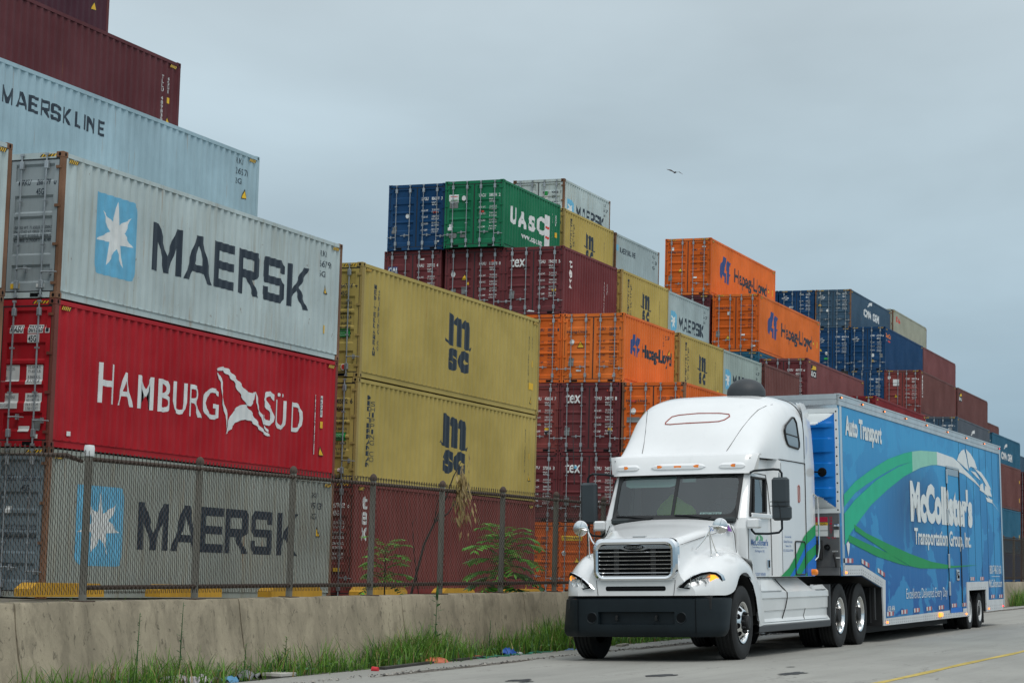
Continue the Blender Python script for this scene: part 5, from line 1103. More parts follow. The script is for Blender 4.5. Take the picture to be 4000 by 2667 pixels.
# headlamps
fs = lambda t: interp([(0, -1.115), (.62, -1.112), (.80, -1.085), (.93, -1.02), (1.03, -.91), (1.10, -.79), (1.16, -.66), (1.2, -.58)], abs(t))
for sg in (-1, 1):
    def hl(pts, off): return [(fs(t)-off, sg*t, h) for t, h in pts]
    o_ = [(.60, 1.00), (.64, 1.045), (.72, 1.115), (.82, 1.18), (.93, 1.225), (1.03, 1.245), (1.10, 1.23), (1.145, 1.18), (1.16, 1.12), (1.15, 1.055), (1.11, 1.015), (1.02, .995), (.88, .985), (.74, .982)]
    cx, cz = .93, 1.10
    shrink = lambda P, f, dx=0: [(cx+dx+(t-cx-dx)*f, cz+(h-cz)*f) for t, h in P]
    c1 = [(.60, 1.0)]+o_[1:]; c2 = shrink(o_, .90, .03); c3 = [(.70, 1.015), (.75, 1.065), (.83, 1.125), (.93, 1.175), (1.02, 1.20), (1.08, 1.19), (1.115, 1.15), (1.125, 1.11), (1.115, 1.06), (1.08, 1.035), (1.0, 1.022), (.90, 1.015), (.80, 1.012), (.74, 1.01)]
    mb = MB(); n = len(c1)
    A = hl(c1, .004); B = hl(c2, .024); C3 = hl(c3, .018); C4 = hl(shrink(c3, .97), .010)
    mb.grid([A+A[:1], B+B[:1]], 0); mb.grid([B+B[:1], C3+C3[:1]], 0 if False else 1)
    mb.grid([C3+C3[:1], C4+C4[:1]], 1)
    H_ = mb.build('headlight', [M_['chrome'], M_['hole']], TK, ang=60)
    mb = MB()
    # reflector bowl, divided lamp cells
    bowl = hl([(t, h) for t, h in shrink(c3, .985)], -.004); 
    mb.poly(bowl, 0)
    for t0, t1 in ((.80, .90), (.905, 1.0)):
        tm = (t0+t1)/2; mb.lathe([(.052, 0), (.045, .02), (.02, .035), (0, .036)], 14, 'x', (fs(tm)-.012, sg*tm, 1.085), 1)
    for t in (.80, .90, 1.005): mb.box(fs(t)-.014, fs(t)-.002, min(sg*(t-.004), sg*(t+.004)), max(sg*(t-.004), sg*(t+.004)), 1.03, 1.165, 1)
    mb.build('reflector', [plain('lamp_reflector', (.62, .66, .68), .25, .7, var=.3) if sg < 0 else bpy.data.materials['lamp_reflector'], M_['alup']], H_)
    mb = MB(); mb.poly(hl([(1.02, 1.04), (1.03, 1.185), (1.075, 1.18), (1.10, 1.15), (1.112, 1.11), (1.10, 1.065), (1.07, 1.045)], .008)); mb.build('turn_signal', M_['amberlit'], H_)
    mb = MB(); mb.poly(hl(shrink(c3, .99), .0195)); mb.build('lens', M_['lens'], H_)
# cab shell, built as plan outlines at heights
HS_ = [1.15, 1.35, 1.60, 1.85, 2.0, 2.05, 2.20, 2.35, 2.50, 2.60, 2.68, 2.80, 2.90]
def sf(h): return .46 if h < 2.0 else .50+(min(h, 2.72)-2.0)*(.36/.66)
def cw(h): return interp([(1.15, 1.10), (2.0, 1.095), (2.6, 1.045), (2.9, 1.04)], h)
def outline(h):
    s, w_ = sf(h), cw(h); k = 1 if h >= 2.0 else .3
    c = [(s, 0), (s+.006, .25), (s+.022, .5), (s+.055, .75), (s+.10, .955), (s+.125, .985), (s+.16, w_-.02), (s+.19, w_), (lerp(.77, 1.03, max(0, min(1, (h-2.05)/.55))), w_), (lerp(1.60, 1.76, max(0, min(1, (h-2.05)/.55))), w_), (1.84, w_), (1.90, w_), (1.99, lerp(w_, 1.2, .75)), (2.06, 1.2), (2.7, 1.203), (3.42, 1.2)]
    return c
nc = len(outline(2))
def cell(mb, rows, cond, sg, mi=0, sm=True):
    for i in range(len(rows)-1):
        for k in range(nc-1):
            if not cond(i, k): continue
            q = [rows[i][k], rows[i][k+1], rows[i+1][k+1], rows[i+1][k]]
            mb.add([(s, sg*t, h) for s, t, h in q], [(0, 1, 2, 3)], mi, False)
R_ = [[(s, t, h) for s, t in outline(h)] for h in HS_]
ws = lambda i, k: k < 4 and 4 <= i < 10
win = lambda i, k: k == 8 and 5 <= i < 9
door = lambda i, k: 7 <= k < 10 and i < 10
cabm = MB()
for sg in (-1, 1):
    cell(cabm, R_, lambda i, k: not ws(i, k) and not door(i, k) and k < 11, sg)
cabm.box(.47, 3.40, -1.02, 1.02, 1.152, 1.17, 1)
CAB = cabm.build('cab', [M_['tw'], M_['chas']], TK)
slm = MB()
for sg in (-1, 1): cell(slm, R_, lambda i, k: k >= 11, sg)
slm.add([(3.42, -1.2, 1.15), (3.42, 1.2, 1.15), (3.42, 1.2, 2.9), (3.42, -1.2, 2.9)], [(0, 1, 2, 3)])
SLP = slm.build('sleeper', M_['tw'], TK)
# interior
mb = MB(); mb.box(.60, .95, -.97, .97, 1.72, 2.0, 0); mb.bbox(.50, .92, -.95, .95, 1.93, 2.01, .02, 0); mb.box(2.0, 2.04, -1.0, 1.0, 1.2, 2.85, 0); mb.box(.5, 2.0, -1.0, 1.0, 1.2, 1.25, 0); mb.box(.98, 2.0, -1.0, 1.0, 2.84, 2.88, 1)
IN = mb.build('dashboard', [plain('dark_interior', (.035, .045, .048), .8), plain('grey_headliner', (.10, .11, .11), .9)], TK)
for t in (-.52, .52):
    mb = MB(); mb.bbox(1.25, 1.75, t-.26, t+.26, 1.5, 1.68, .05); mb.bbox(1.66, 1.82, t-.26, t+.26, 1.68, 2.32, .05); mb.bbox(1.68, 1.79, t-.15, t+.15, 2.34, 2.52, .04); mb.build('seat', plain('grey_seat_fabric', (.05, .055, .06), .9) if t < 0 else bpy.data.materials['grey_seat_fabric'], TK)
mb = MB(); mb.tube([(1.08+.08*sin(a*pi/12), -.5+.22*cos(a*pi/12), 2.02+.2*sin(a*pi/12)) for a in range(25)], .015, 8, cap=False); mb.tube([(.95, -.5, 1.9), (1.08, -.5, 2.02)], .03, 6); mb.box(1.07, 1.09, -.70, -.3, 2.0, 2.04); mb.build('steering_wheel', M_['blk'], TK)
# windscreen
def wpt(a, b, off=0):
    """a -1..1 across, b 0..1 up the windscreen"""
    h = lerp(2.0, 2.68, b); o = outline(h); t = abs(a)*.955; s = interp([(q[1], q[0]) for q in o[:5]], t); return (s-off, a*.955, h)
mb = MB(); mb.grid([[wpt(-1+i/8, j/6, .006) for i in range(17)] for j in range(7)], sm=True); WS = mb.build('windscreen', M_['glass'], TK)
mb = MB()
op = rrect(-1, 1, 0, 1, .001); 
def samp(x0, x1, z0, z1, r1, r2, n=8):   # rounded rect in window space, r1 across r2 up
    out = []
    for cx, cz, a0 in ((x1-r1, z1-r2, 0), (x0+r1, z1-r2, 90), (x0+r1, z0+r2, 180), (x1-r1, z0+r2, 270)):
        out += [(cx+r1*cos(radians(a0+90*i/n)), cz+r2*sin(radians(a0+90*i/n))) for i in range(n+1)]
    return out
inn = samp(-.955, .955, .085, .93, .10, .20); out = samp(-1.015, 1.015, -.02, 1.02, .02, .03)
def sub(P): 
    o = []
    for a, b in zip(P, P[1:]+P[:1]):
        n = max(1, int(max(abs(a[0]-b[0])*8, 1)))
        o += [(lerp(a[0], b[0], i/n), lerp(a[1], b[1], i/n)) for i in range(n)]
    return o
a_, b_ = [], []
for p, q, p2, q2 in zip(inn, out, inn[1:]+inn[:1], out[1:]+out[:1]):
    n = max(1, int(abs(p[0]-p2[0])*8)+int(abs(p[1]-p2[1])*3))
    for i in range(n): a_.append(wpt(lerp(p[0], p2[0], i/n), lerp(p[1], p2[1], i/n), .012)); b_.append(wpt(lerp(q[0], q2[0], i/n), lerp(q[1], q2[1], i/n), .010))
mb.grid([a_+a_[:1], b_+b_[:1]], sm=True)
mb.grid([[wpt(-.028, j/6, .013), wpt(.028, j/6, .013)] for j in range(7)])
mb.build('windscreen_seal', M_['black'], WS)
for sg, a0, a1 in ((1, .93, .30), (-1, -.05, -.62)):
    mb = MB(); mb.tube([wpt(a0, .075, .03), wpt(lerp(a0, a1, .5), .06, .035), wpt(a1, .03, .03)], [.012, .016, .012], 6); mb.tube([wpt(lerp(a0, a1, .4), .062, .045), wpt(a1+.02, .0, .04)], .014, 6); mb.build('wiper', M_['black'], TK)
mb = MB(); P = [wpt(.92, .93, -.05), wpt(.05, .93, -.05), wpt(.05, .74, -.08), wpt(.15, .70, -.08), wpt(.82, .70, -.08), wpt(.90, .74, -.08)]; mb.prism(P, (.012, 0, 0)); P = [wpt(-.05, .88, -.06), wpt(-.26, .88, -.06), wpt(-.26, .80, -.06), wpt(-.05, .80, -.06)]; mb.prism(P, (.03, 0, 0))
mb.build('interior_visor', plain('pale_visor', (.36, .42, .41), .8), TK)
# doors
for sg in (-1, 1):
    mb = MB(); cell(mb, R_, lambda i, k: door(i, k) and not win(i, k), sg)
    w0, w1 = cw(1.2), cw(2.6)
    D = mb.build('door', M_['tw'], TK)
    mb = MB()
    e = sg*.004
    mb.tube([(1.84, sg*cw(1.17)+e, 1.17), (1.84, sg*cw(2.0)+e, 2.0), (1.84, sg*cw(2.5)+e, 2.5), (1.78, sg*cw(2.66)+e, 2.66), (1.2, sg*cw(2.67)+e, 2.67)], .006, 5)
    mb.tube([(.66, sg*cw(1.3)+e, 1.3), (.66, sg*cw(1.98)+e, 1.98)], .005, 5)
    mb.build('door_gap', M_['seam'], D)
    mb = MB(); q = []
    for i in range(5, 10): h = HS_[i]; o = outline(h); q.append([(o[8][0]-.01, sg*(cw(h)-.012), h), (o[9][0]+.01, sg*(cw(h)-.012), h)])
    mb.grid(q); mb.build('door_window', M_['glassd'], D)
    mb = MB()
    cor = []
    for (i, k) in ((5, 8), (9, 8), (9, 9), (5, 9)): h = HS_[i]; o = outline(h); cor.append((o[k][0], sg*(cw(h)+.003), h))
    cor[0] = (cor[0][0], cor[0][1], 2.035); cor[3] = (cor[3][0], cor[3][1], 2.09)
    mb.tube(cor+cor[:1], .022, 6); mb.tube([lerp_ for lerp_ in (tuple(lerp(a, b, .24) for a, b in zip(cor[0], cor[3])), tuple(lerp(a, b, .18) for a, b in zip(cor[1], cor[2])))], .020, 6)
    mb.build('window_seal', M_['black'], D)
    mb = MB(); mb.bbox(.60, .80, *sorted((sg*1.09, sg*1.27)), 1.845, 1.99, .025); mb.bbox(.80, 1.86, *sorted((sg*1.08, sg*1.135)), 2.005, 2.075, .014); mb.build('door_ledge', M_['tw'], D)
    mb = MB(); mb.bbox(1.58, 1.70, *sorted((sg*1.098, sg*1.12)), 1.27, 1.41, .008, 0); mb.box(1.605, 1.675, *sorted((sg*1.1201, sg*1.122)), 1.29, 1.39, 1); mb.build('door_handle', [M_['chrome'], M_['hole']], D)
    # mirror
    tm, sm_ = (1.60, .62) if sg < 0 else (1.42, .82)
    mb = MB(); mb.bbox(sm_-.03, sm_+.09, *sorted((sg*(tm-.125), sg*(tm+.125))), 1.95, 2.57, .035)
    if sg < 0: mb.bbox(sm_-.035, sm_+.085, -tm-.155, -tm+.118, 1.953, 2.17, .035)
    MI_ = mb.build('side_mirror', M_['blk2'], TK)
    mb = MB(); mb.poly([(sm_+.0915, sg*(tm+a), b) for a, b in rrect(-.1, .1, 2.0, 2.53, .03)]); mb.build('mirror_glass', M_['alup'], MI_)
    mb = MB(); mb.tube([(.98, sg*1.04, 2.66), (.86, sg*1.15, 2.685), (.70, sg*(tm-.12), 2.69), (sm_+.03, sg*(tm-.02), 2.68), (sm_+.03, sg*(tm+.02), 2.63), (sm_+.03, sg*(tm+.02), 2.55)], .017, 8); mb.build('mirror_arm', M_['blk'], MI_)
    mb = MB(); mb.tube([(sm_+.03, sg*(tm+.01), 1.97), (sm_+.03, sg*(tm+.01), 1.83), (sm_+.04, sg*(tm-.04), 1.78), (sm_+.06, sg*(tm-.2), 1.765), (.74, sg*1.18, 1.77), (.75, sg*1.13, 1.82), (.75, sg*1.11, 1.92)], .017, 8)
    mb.build('mirror_arm', M_['blk'], MI_)
    if sg < 0:
        mb = MB()
        for z in (2.16, 2.22): mb.tube([(sm_-.04, -tm-.15, z-.005), (sm_-.04, -tm+.14, z)], .006, 5)
        mb.tube([(sm_-.037, -tm+.03, 2.19), (sm_-.038, -tm+.0, 2.12), (sm_-.037, -tm-.01, 2.02), (sm_-.037, -tm, 1.96)], .006, 5); mb.build('cable_tie', M_['black'], MI_)
        mb = MB(); mb.tube([(sm_+.03, -tm+.02, 2.56), (sm_+.03, -tm+.02, 2.64)], [.012, .006], 6); mb.build('mirror_stud', M_['galv'], MI_)
    # chrome hood mirror on three legs
    mb = MB(); hm = (-.50, sg*1.045, 1.86); mb.lathe([(0, -.022), (.03, -.020), (.075, -.014), (.105, -.004), (.112, .006), (.108, .014), (0, .016)], 24, 'x', hm)
    for a in (.3, 1.87, 3.44, 5.0): mb.tube([(hm[0]-.027, hm[1], hm[2]), (hm[0]-.022, hm[1]+.06*cos(a), hm[2]+.06*sin(a)), (hm[0]-.006, hm[1]+.105*cos(a), hm[2]+.105*sin(a))], .005, 5)
    HM = mb.build('hood_mirror', M_['alup'], TK)
    mb = MB(); top = (-.55, sg*.905, 1.84); mb.tube([(-.55, hm[1], 1.862), (-.57, sg*.97, 1.865), (-.57, sg*.925, 1.85), top, (-.54, sg*.905, 1.7), (-.5, sg*.91, 1.43)], .011, 7)
    mb.tube([(-.545, sg*.905, 1.76), (-.46, sg*.93, 1.6), (-.38, sg*.955, 1.47)], .009, 6); mb.tube([(-.55, sg*.905, 1.80), (-.58, sg*.84, 1.68), (-.60, sg*.72, 1.535)], .011, 6)
    for p in ((-.5, sg*.91, 1.395), (-.38, sg*.955, 1.455)): mb.lathe([(.042, 0), (.036, .014), (.014, .03), (.012, .05)], 12, 'z', p)
    mb.lathe([(.036, 0), (.03, .014), (.014, .03)], 12, 'y', (-.60, sg*.68 if sg < 0 else .68, 1.53)); mb.build('mirror_legs', M_['alup'], HM)
# lettering on the driver's side
def sidetxt(t, a, b, z0, z1, mat, par, yy=None, bo=0., name='lettering', off=0, it=0):
    V, F_ = txt(t, a, b, z0, z1, bo, it); mb = MB(); mb.add([(p, -(yy if yy else cw(q))-.004-off, q) for p, q in V], F_); return mb.build(name, M_[mat], par)
dl = [o for o in TK.children if o.name.startswith('door')][0]
mb = MB(); mb.poly([(1.22+.21*cos(a*pi/12), -1.1005, 1.68+.115*sin(a*pi/12)) for a in range(24)]); mb.build('globe_emblem', plain('pale_globe', (.66, .72, .71), .4), dl)
mb = MB(); rn = random.Random(3)
for cx, cz, rr_ in ((1.12, 1.715, .06), (1.2, 1.76, .035), (1.33, 1.71, .065), (1.27, 1.74, .04), (1.06, 1.69, .03)):
    mb.poly([(cx+rr_*cos(a*pi/5)*rn.uniform(.7, 1.3), -1.102, cz+rr_*.6*sin(a*pi/5)*rn.uniform(.7, 1.2)) for a in range(10)])
mb.build('globe_land', M_['grn3'], dl)
sidetxt("McCollister's", .80, 1.66, 1.605, 1.70, 'text', dl, bo=.03); sidetxt('Transportation Systems, Inc.', .86, 1.60, 1.565, 1.59, 'text', dl); sidetxt('Burlington, NJ', 1.0, 1.46, 1.50, 1.545, 'text', dl)
sidetxt('US DOT 805405', .95, 1.5, 1.165, 1.21, 'text', dl)
for i, (t, a, b) in enumerate((('Operated By:', 2.21, 2.57), ('United Van Lines', 2.15, 2.62), ('Fenton, Mo', 2.25, 2.55), ('U.S. DOT# 077949', 2.12, 2.66))): sidetxt(t, a, b, 1.725-i*.068, 1.765-i*.068, 'text', SLP, 1.2)
def hoodflat(t, a, b, z0, z1, mat):
    V, F_ = txt(t, a, b, z0, z1, .02, .0); mb = MB(); mb.add([(p, -interp([(-.2, .725), (.25, .855), (.44, .93)], p)-.012-(1.85-q)*.30, q) for p, q in V], F_); mb.build('lettering', M_[mat], HOOD)
hoodflat('301-494', -.12, .22, 1.80, 1.875, 'text')
mb = MB(); mb.add([(.25+a*.07, -.885-.05*(1-b)-.03*a, 1.80+.09*b) for a, b in ((0, 0), (1, 0), (1, 1), (0, 1))], [(0, 1, 2, 3)]); mb.build('permit_sticker', plain('purple_sticker', (.18, .06, .30), .5), HOOD)
# green and blue flash on the sleeper and side fairing
yS = 1.2045
def sp(pts, mat, name, par, off=0.):
    mb = MB(); mb.poly([(a, -yS-.003-off, b) for a, b in pts]); mb.build(name, M_[mat], par)
sp([(1.95, 1.155), (2.4, 1.28), (2.75, 1.45), (3.05, 1.62), (3.25, 1.75), (3.42, 1.815), (3.42, 1.155)], 'green', 'flash', SLP)
sp([(2.44, 1.155), (2.66, 1.155), (3.1, 1.36), (3.42, 1.53), (3.42, 1.65), (3.1, 1.48), (2.75, 1.29)], 'blue', 'flash', SLP, .0015)
sp([(3.0, 1.155), (3.30, 1.155), (3.42, 1.23), (3.42, 1.33)], 'blue', 'flash', SLP, .0015)
mb = MB(); fr = [(2.76, 1.20), (2.76, 1.655), (2.80, 1.685), (3.27, 1.685), (3.32, 1.655), (3.32, 1.20), (3.28, 1.18), (2.80, 1.18)]
mb.tube([(a, -yS-.006, b) for a, b in fr+fr[:1]], .012, 6); mb.build('locker_door_frame', M_['black'], SLP)
mb = MB(); fr = [(3.0, 2.30), (3.0, 2.53), (3.05, 2.55), (3.09, 2.52), (3.09, 2.31), (3.04, 2.285)]; mb.tube([(a, -yS-.002, b) for a, b in fr+fr[:1]], .008, 5); mb.build('side_vent', M_['reds'], SLP)
mb = MB()
for sg in (-1, 1): mb.tube([(3.42, sg*1.206, 1.16), (3.42, sg*1.206, 2.9)], .007, 5); mb.tube([(2.07, sg*1.2045, 1.2), (2.07, sg*1.2045, 2.85)], .003, 5)
mb.build('sleeper_seam', M_['seam'], SLP)
# side extenders behind the sleeper
for sg in (-1, 1):
    q = []
    for h, s1, t1 in ((1.15, 3.98, 1.17), (1.25, 4.08, 1.165), (2.0, 4.12, 1.165), (2.9, 4.11, 1.165), (3.4, 4.02, 1.16), (3.70, 3.93, 1.145), (3.86, 3.86, 1.10)):
        q.append([(3.425, sg*min(1.2, t1+.035), h), (3.7, sg*min(1.195, t1+.025), h), (s1, sg*t1, h), (s1, sg*(t1-.03), h), (3.425, sg*min(1.15, t1-.02), h)])
    mb = MB(); mb.grid(q, sm=True); mb.build('side_extender', M_['tw'], TK, ang=30)
def exy(a, b): return -interp([(3.425, 1.2), (3.7, 1.195), (4.12, 1.165)], a)-.005
def exflash(pts, mat, off):
    P = [(a, b) for a, b in pts]; V, F_ = polys([P]); V2, F2 = conform((V, F_), 'x', [3.7], lambda q: 0, 0); mb = MB(); mb.add([(a, exy(a, b)-off, b) for a, b, c in V2], F2); mb.build('flash', M_[mat], TK)
exflash([(3.43, 1.155), (3.43, 1.82), (3.75, 1.90), (4.105, 1.97), (4.08, 1.26), (3.97, 1.155)], 'green', 0)
exflash([(3.43, 1.53), (3.43, 1.65), (4.11, 1.80), (4.11, 1.66)], 'blue', .002)
exflash([(3.43, 1.155), (3.43, 1.34), (4.09, 1.50), (4.075, 1.26), (3.97, 1.155)], 'blue', .002)
mb = MB(); mb.lathe([(0, -.12), (.03, -.115), (.05, -.09), (.05, -.02), (.055, 0)], 14, 'y', (3.72, -1.18, 1.215)); mb.build('side_marker', M_['amber'], TK)
mb = MB(); mb.tube([(4.0, -1.17, 2.45), (4.12, -1.21, 2.40), (4.14, -1.215, 2.2), (4.14, -1.215, 1.6), (4.10, -1.20, 1.45), (4.02, -1.17, 1.40)], .014, 6); mb.build('grab_rail', M_['alup'], TK)
mb = MB(); mb.lathe([(0, -.035), (.06, -.03), (.075, 0), (.06, .03), (0, .035)], 16, 'x', (4.25, -1.26, 2.80)); mb.tube([(4.1, -1.18, 2.80), (4.25, -1.25, 2.80)], .014, 6); mb.build('work_lamp', M_['hole'], TK)
# raised roof
Hc = [(1.02, 2.955), (1.12, 3.02), (1.28, 3.16), (1.42, 3.30), (1.6, 3.46), (1.75, 3.585), (2.0, 3.765), (2.27, 3.885), (2.6, 3.94), (3.0, 3.95), (3.42, 3.95)]
Wc = [(1.02, 1.04), (1.3, 1.075), (1.7, 1.13), (2.1, 1.185), (2.5, 1.2), (3.42, 1.2)]
def nex(s): return interp([(1.0, 2.6), (1.5, 2.9), (2.2, 3.8), (2.9, 5.0)], s)
def dome_h(s, t):
    H, w_ = interp(Hc, s), interp(Wc, s); return 2.9+(H-2.9)*max(0, 1-(abs(t)/w_)**nex(s))**(1/nex(s))
mb = MB(); rows = []
for s in [1.02, 1.05, 1.09]+[1.15+i*.08 for i in range(29)]:
    s = min(s, 3.42); H, w_ = interp(Hc, s), interp(Wc, s); rw = []
    for k in range(61):
        a = pi*k/60; c_, s_ = cos(a), sin(a); rw.append((s, (1 if c_ >= 0 else -1)*w_*abs(c_)**(2/nex(s)), 2.9+(H-2.9)*abs(s_)**(2/nex(s))))
    rows.append(rw)
mb.grid(rows, sm=True); mb.add([p for p in rows[-1]], [tuple(range(61))])
ROOF = mb.build('roof_fairing', M_['tw'], TK, ang=50)
NEX = 5.0
mb = MB()
for sg in (-1, 1):
    mb.tube([(s, sg*t, dome_h(s, t)+.002) for s, t in ((1.1, .66), (1.3, .70), (1.55, .76), (1.8, .83), (2.0, .89), (2.2, .95), (2.4, 1.0))], .004, 5)
    mb.tube([(.98, sg*1.05, 2.885), (1.9, sg*1.055, 2.895), (2.06, sg*1.206, 2.9), (3.42, sg*1.206, 2.9)], .008, 5)
mb.tube([(3.415, -cos(a)*1.2*abs(cos(a))**(2/NEX-1), 2.9+1.05*abs(sin(a))**(2/NEX)+.004) for a in [pi*k/60+.001 for k in range(61)]], .007, 5)
mb.build('roof_seam', M_['seam'], ROOF)
sun_pts = [(1.70, .44), (1.755, .40), (1.78, .30), (1.80, 0), (1.79, -.35), (1.775, -.50), (1.73, -.52), (1.66, -.46), (1.625, -.38), (1.61, -.2), (1.605, .1), (1.60, .38), (1.615, .46), (1.65, .47)]
mb = MB(); mb.tube([(s, t, dome_h(s, t)+.001) for s, t in sun_pts+sun_pts[:1]], .011, 6); mb.build('skylight_seal', M_['reds'], ROOF)
# roof rear extension
mb = MB(); rows = []
for s, dh, dw in ((3.425, 0, 0), (3.65, .012, -.01), (3.86, -.03, -.05)):
    rows.append([(s, (1 if cos(a) >= 0 else -1)*(1.2+dw)*abs(cos(a))**(2/NEX), 2.9+(1.05+dh)*abs(sin(a))**(2/NEX)) for a in [pi*k/60 for k in range(61)]])
mb.grid(rows, sm=True); mb.build('roof_extension', M_['tw'], TK, ang=50)
# sleeper windows
for sg in (-1, 1):
    pts = [(2.33, 3.36), (2.42, 3.44), (2.85, 3.585), (2.96, 3.585), (3.03, 3.52), (3.12, 3.2), (3.11, 3.14), (3.05, 3.11), (2.55, 3.13), (2.45, 3.16), (2.36, 3.25)]
    def wside(h):   # half width of the dome at height h
        return 1.2*max(0, 1-(max(0, h-2.9)/1.05)**NEX)**(1/NEX)
    mb = MB(); cxy = (2.74, 3.33)
    P = [(s, sg*(wside(h)+.008), h) for s, h in pts]; mb.add(P+[(cxy[0], sg*(wside(cxy[1])+.012), cxy[1])], [(i, (i+1) % 11, 11) for i in range(11)], 0, True)
    mb.tube(P+P[:1], .016, 6, 1); mb.tube([(2.34, sg*(wside(3.3)+.016), 3.31), (3.09, sg*(wside(3.3)+.016), 3.29)], .008, 5, 1)
    mb.build('sleeper_window', [M_['slpglass'], M_['black']], ROOF)
mb = MB(); mb.lathe([(.30, 0), (.30, .07), (.29, .12), (.24, .20), (.16, .255), (.07, .28), (0, .285)], 24, 'z', (2.85, -.45, 3.93)); mb.lathe([(.205, 0), (.2, .05), (.17, .12), (.1, .165), (0, .18)], 24, 'z', (2.8, -.85, 3.93)) if False else None
mb.build('roof_dome', plain('matte_black_dome', (.03, .036, .042), .55), TK)
# sun visor with marker lamps
mb = MB(); rows = []
for k in range(33):
    t = -1.10+2.2*k/32; a = abs(t)/1.1; sb = .78+.12*a*a+.16*max(0, a-.9)/.1*.5; tt = t*1.055
    rows.append([(sb+.06, t*.99, 2.66), (sb, t, 2.655), (sb+.012, t, 2.69), (sb+.05, lerp(t, tt, .4), 2.80), (sb+.115, lerp(t, tt, .85), 2.925), (sb+.14, tt, 2.95), (sb+.18, tt*.995, 2.955), (sb+.36, tt*.97, 2.945)])
mb.grid(rows, sm=True)
for sg in (-1, 1):
    e = rows[-1 if sg > 0 else 0]; mb.add(list(e)+[(1.25, sg*1.12, 2.93), (1.22, sg*1.10, 2.66)], [(0, 1, 2, 3, 4, 5, 6, 7, 8, 9)])
VIS = mb.build('sun_visor', M_['tw'], TK, ang=40)
for t in (.80, .26, 0, -.26, -.80):
    a = abs(t)/1.1; sb = .78+.12*a*a+.035
    mb = MB(); mb.bbox(sb-.022, sb+.02, t-.068, t+.068, 2.742, 2.796, .008, 1); mb.bbox(sb-.03, sb-.02, t-.06, t+.06, 2.75, 2.788, .005, 0); mb.build('marker_lamp', [M_['amber'], M_['reds']], VIS)
for t0, t1 in ((.62, 1.0), (-.42, .42), (-1.0, -.62)):
    mb = MB(); q = []
    n = 16
    for i in range(n+1):
        t = t0+(t1-t0)*i/n; a = abs(t)/1.1; sb = .78+.12*a*a; e = min(1, sqrt(max(0, 1-(abs(2*i/n-1))**6)))
        q.append([(sb+.045, t, 2.765-.052*e), (sb+.016-.012*e, t, 2.765-.03*e), (sb+.02-.014*e, t, 2.765+.02*e), (sb+.05, t, 2.765+.055*e)])
    mb.grid(q, sm=True); mb.build('lamp_pod', M_['tw'], VIS)
# chassis side fairings
for sg in (-1, 1):
    def sec(s, top, tt): return [(s, sg*tt, top), (s, sg*1.16, .955), (s, sg*1.195, .925), (s, sg*1.2, .84), (s, sg*1.185, .825), (s, sg*1.18, .66), (s, sg*1.165, .645), (s, sg*1.165, .54), (s, sg*1.205, .485), (s, sg*1.215, .465), (s, sg*1.205, .445)]
    mb = MB(); mb.grid([sec(.80, 1.14, 1.06), sec(1.1, 1.14, 1.06), sec(2.2, 1.14, 1.06), sec(3.35, 1.14, 1.06)], sm=True)
    mb.grid([sec(3.35, 1.14, 1.06), sec(3.82, .965, 1.14), sec(3.86, .965, 1.14)], sm=True); mb.grid([sec(3.86, 1.0, 1.10), sec(4.70, 1.02, 1.10)], sm=True)
    for sc_ in (sec(4.70, 1.02, 1.10),): mb.add(sc_+[(4.70, sg*.9, .445), (4.70, sg*.9, 1.02)], [tuple(range(13))])
    mb.box(3.35, 4.70, *sorted((sg*.9, sg*1.10)), .97, 1.0)
    q = []      # front edge around the wheel
    for s, h in ((.80, 1.14), (.80, .95), (.79, .8), (.77, .6), (.735, .445)): q.append([(s-.02, sg*1.222, h), (s+.30*(1.14-h)/.7+.03, sg*1.205, h)])
    mb.grid(q, sm=True)
    SF = mb.build('chassis_fairing', M_['tw2'], TK, ang=30)
    mb = MB(); mb.grid([[(s, sg*1.19, .475), (s, sg*1.222, .44), (s, sg*1.218, .36), (s, sg*1.15, .345)] for s in (.72, 2.0, 4.72)]); mb.box(4.70, 4.76, *sorted((sg*.95, sg*1.215)), .40, 1.02); mb.build('fairing_sill', plain('grey_sill_rubber', (.05, .055, .06), .6) if sg < 0 else bpy.data.materials['grey_sill_rubber'], SF)
    mb = MB(); mb.tube([(2.05, sg*1.075, 1.12), (2.16, sg*1.13, 1.02), (2.24, sg*1.17, .96), (2.28, sg*1.203, .91), (2.27, sg*1.205, .83), (2.22, sg*1.19, .70), (2.08, sg*1.17, .52)], .009, 5); mb.tube([(3.35, sg*1.18, .66), (3.28, sg*1.17, .55), (3.24, sg*1.20, .49)], .005, 5); mb.build('fairing_gap', M_['seam'], SF)
    mb = MB(); mb.bbox(.98, 2.0, *sorted((sg*1.15, sg*1.20)), .93, .95, .006); mb.bbox(3.95, 4.55, *sorted((sg*1.13, sg*1.2)), .935, .95, .006); mb.box(.95, 4.6, *sorted((sg*1.14, sg*1.2105)), .487, .494); mb.build('step_tread', M_['alu'], SF)
# wheels
for sg in (-1, 1):
    wheel(TK, 0, sg*1.06, .515, .285, sg, 'steer')
    for s in (5.28, 6.60): wheel(TK, s, sg*1.10, .515, .27, sg, 'drive')
mb = MB(); mb.tube([(.75, 1.62, 2.55), (.74, 1.63, 3.4), (.72, 1.6, 4.05)], [.008, .005, .003], 5); mb.build('antenna', M_['black'], TK)
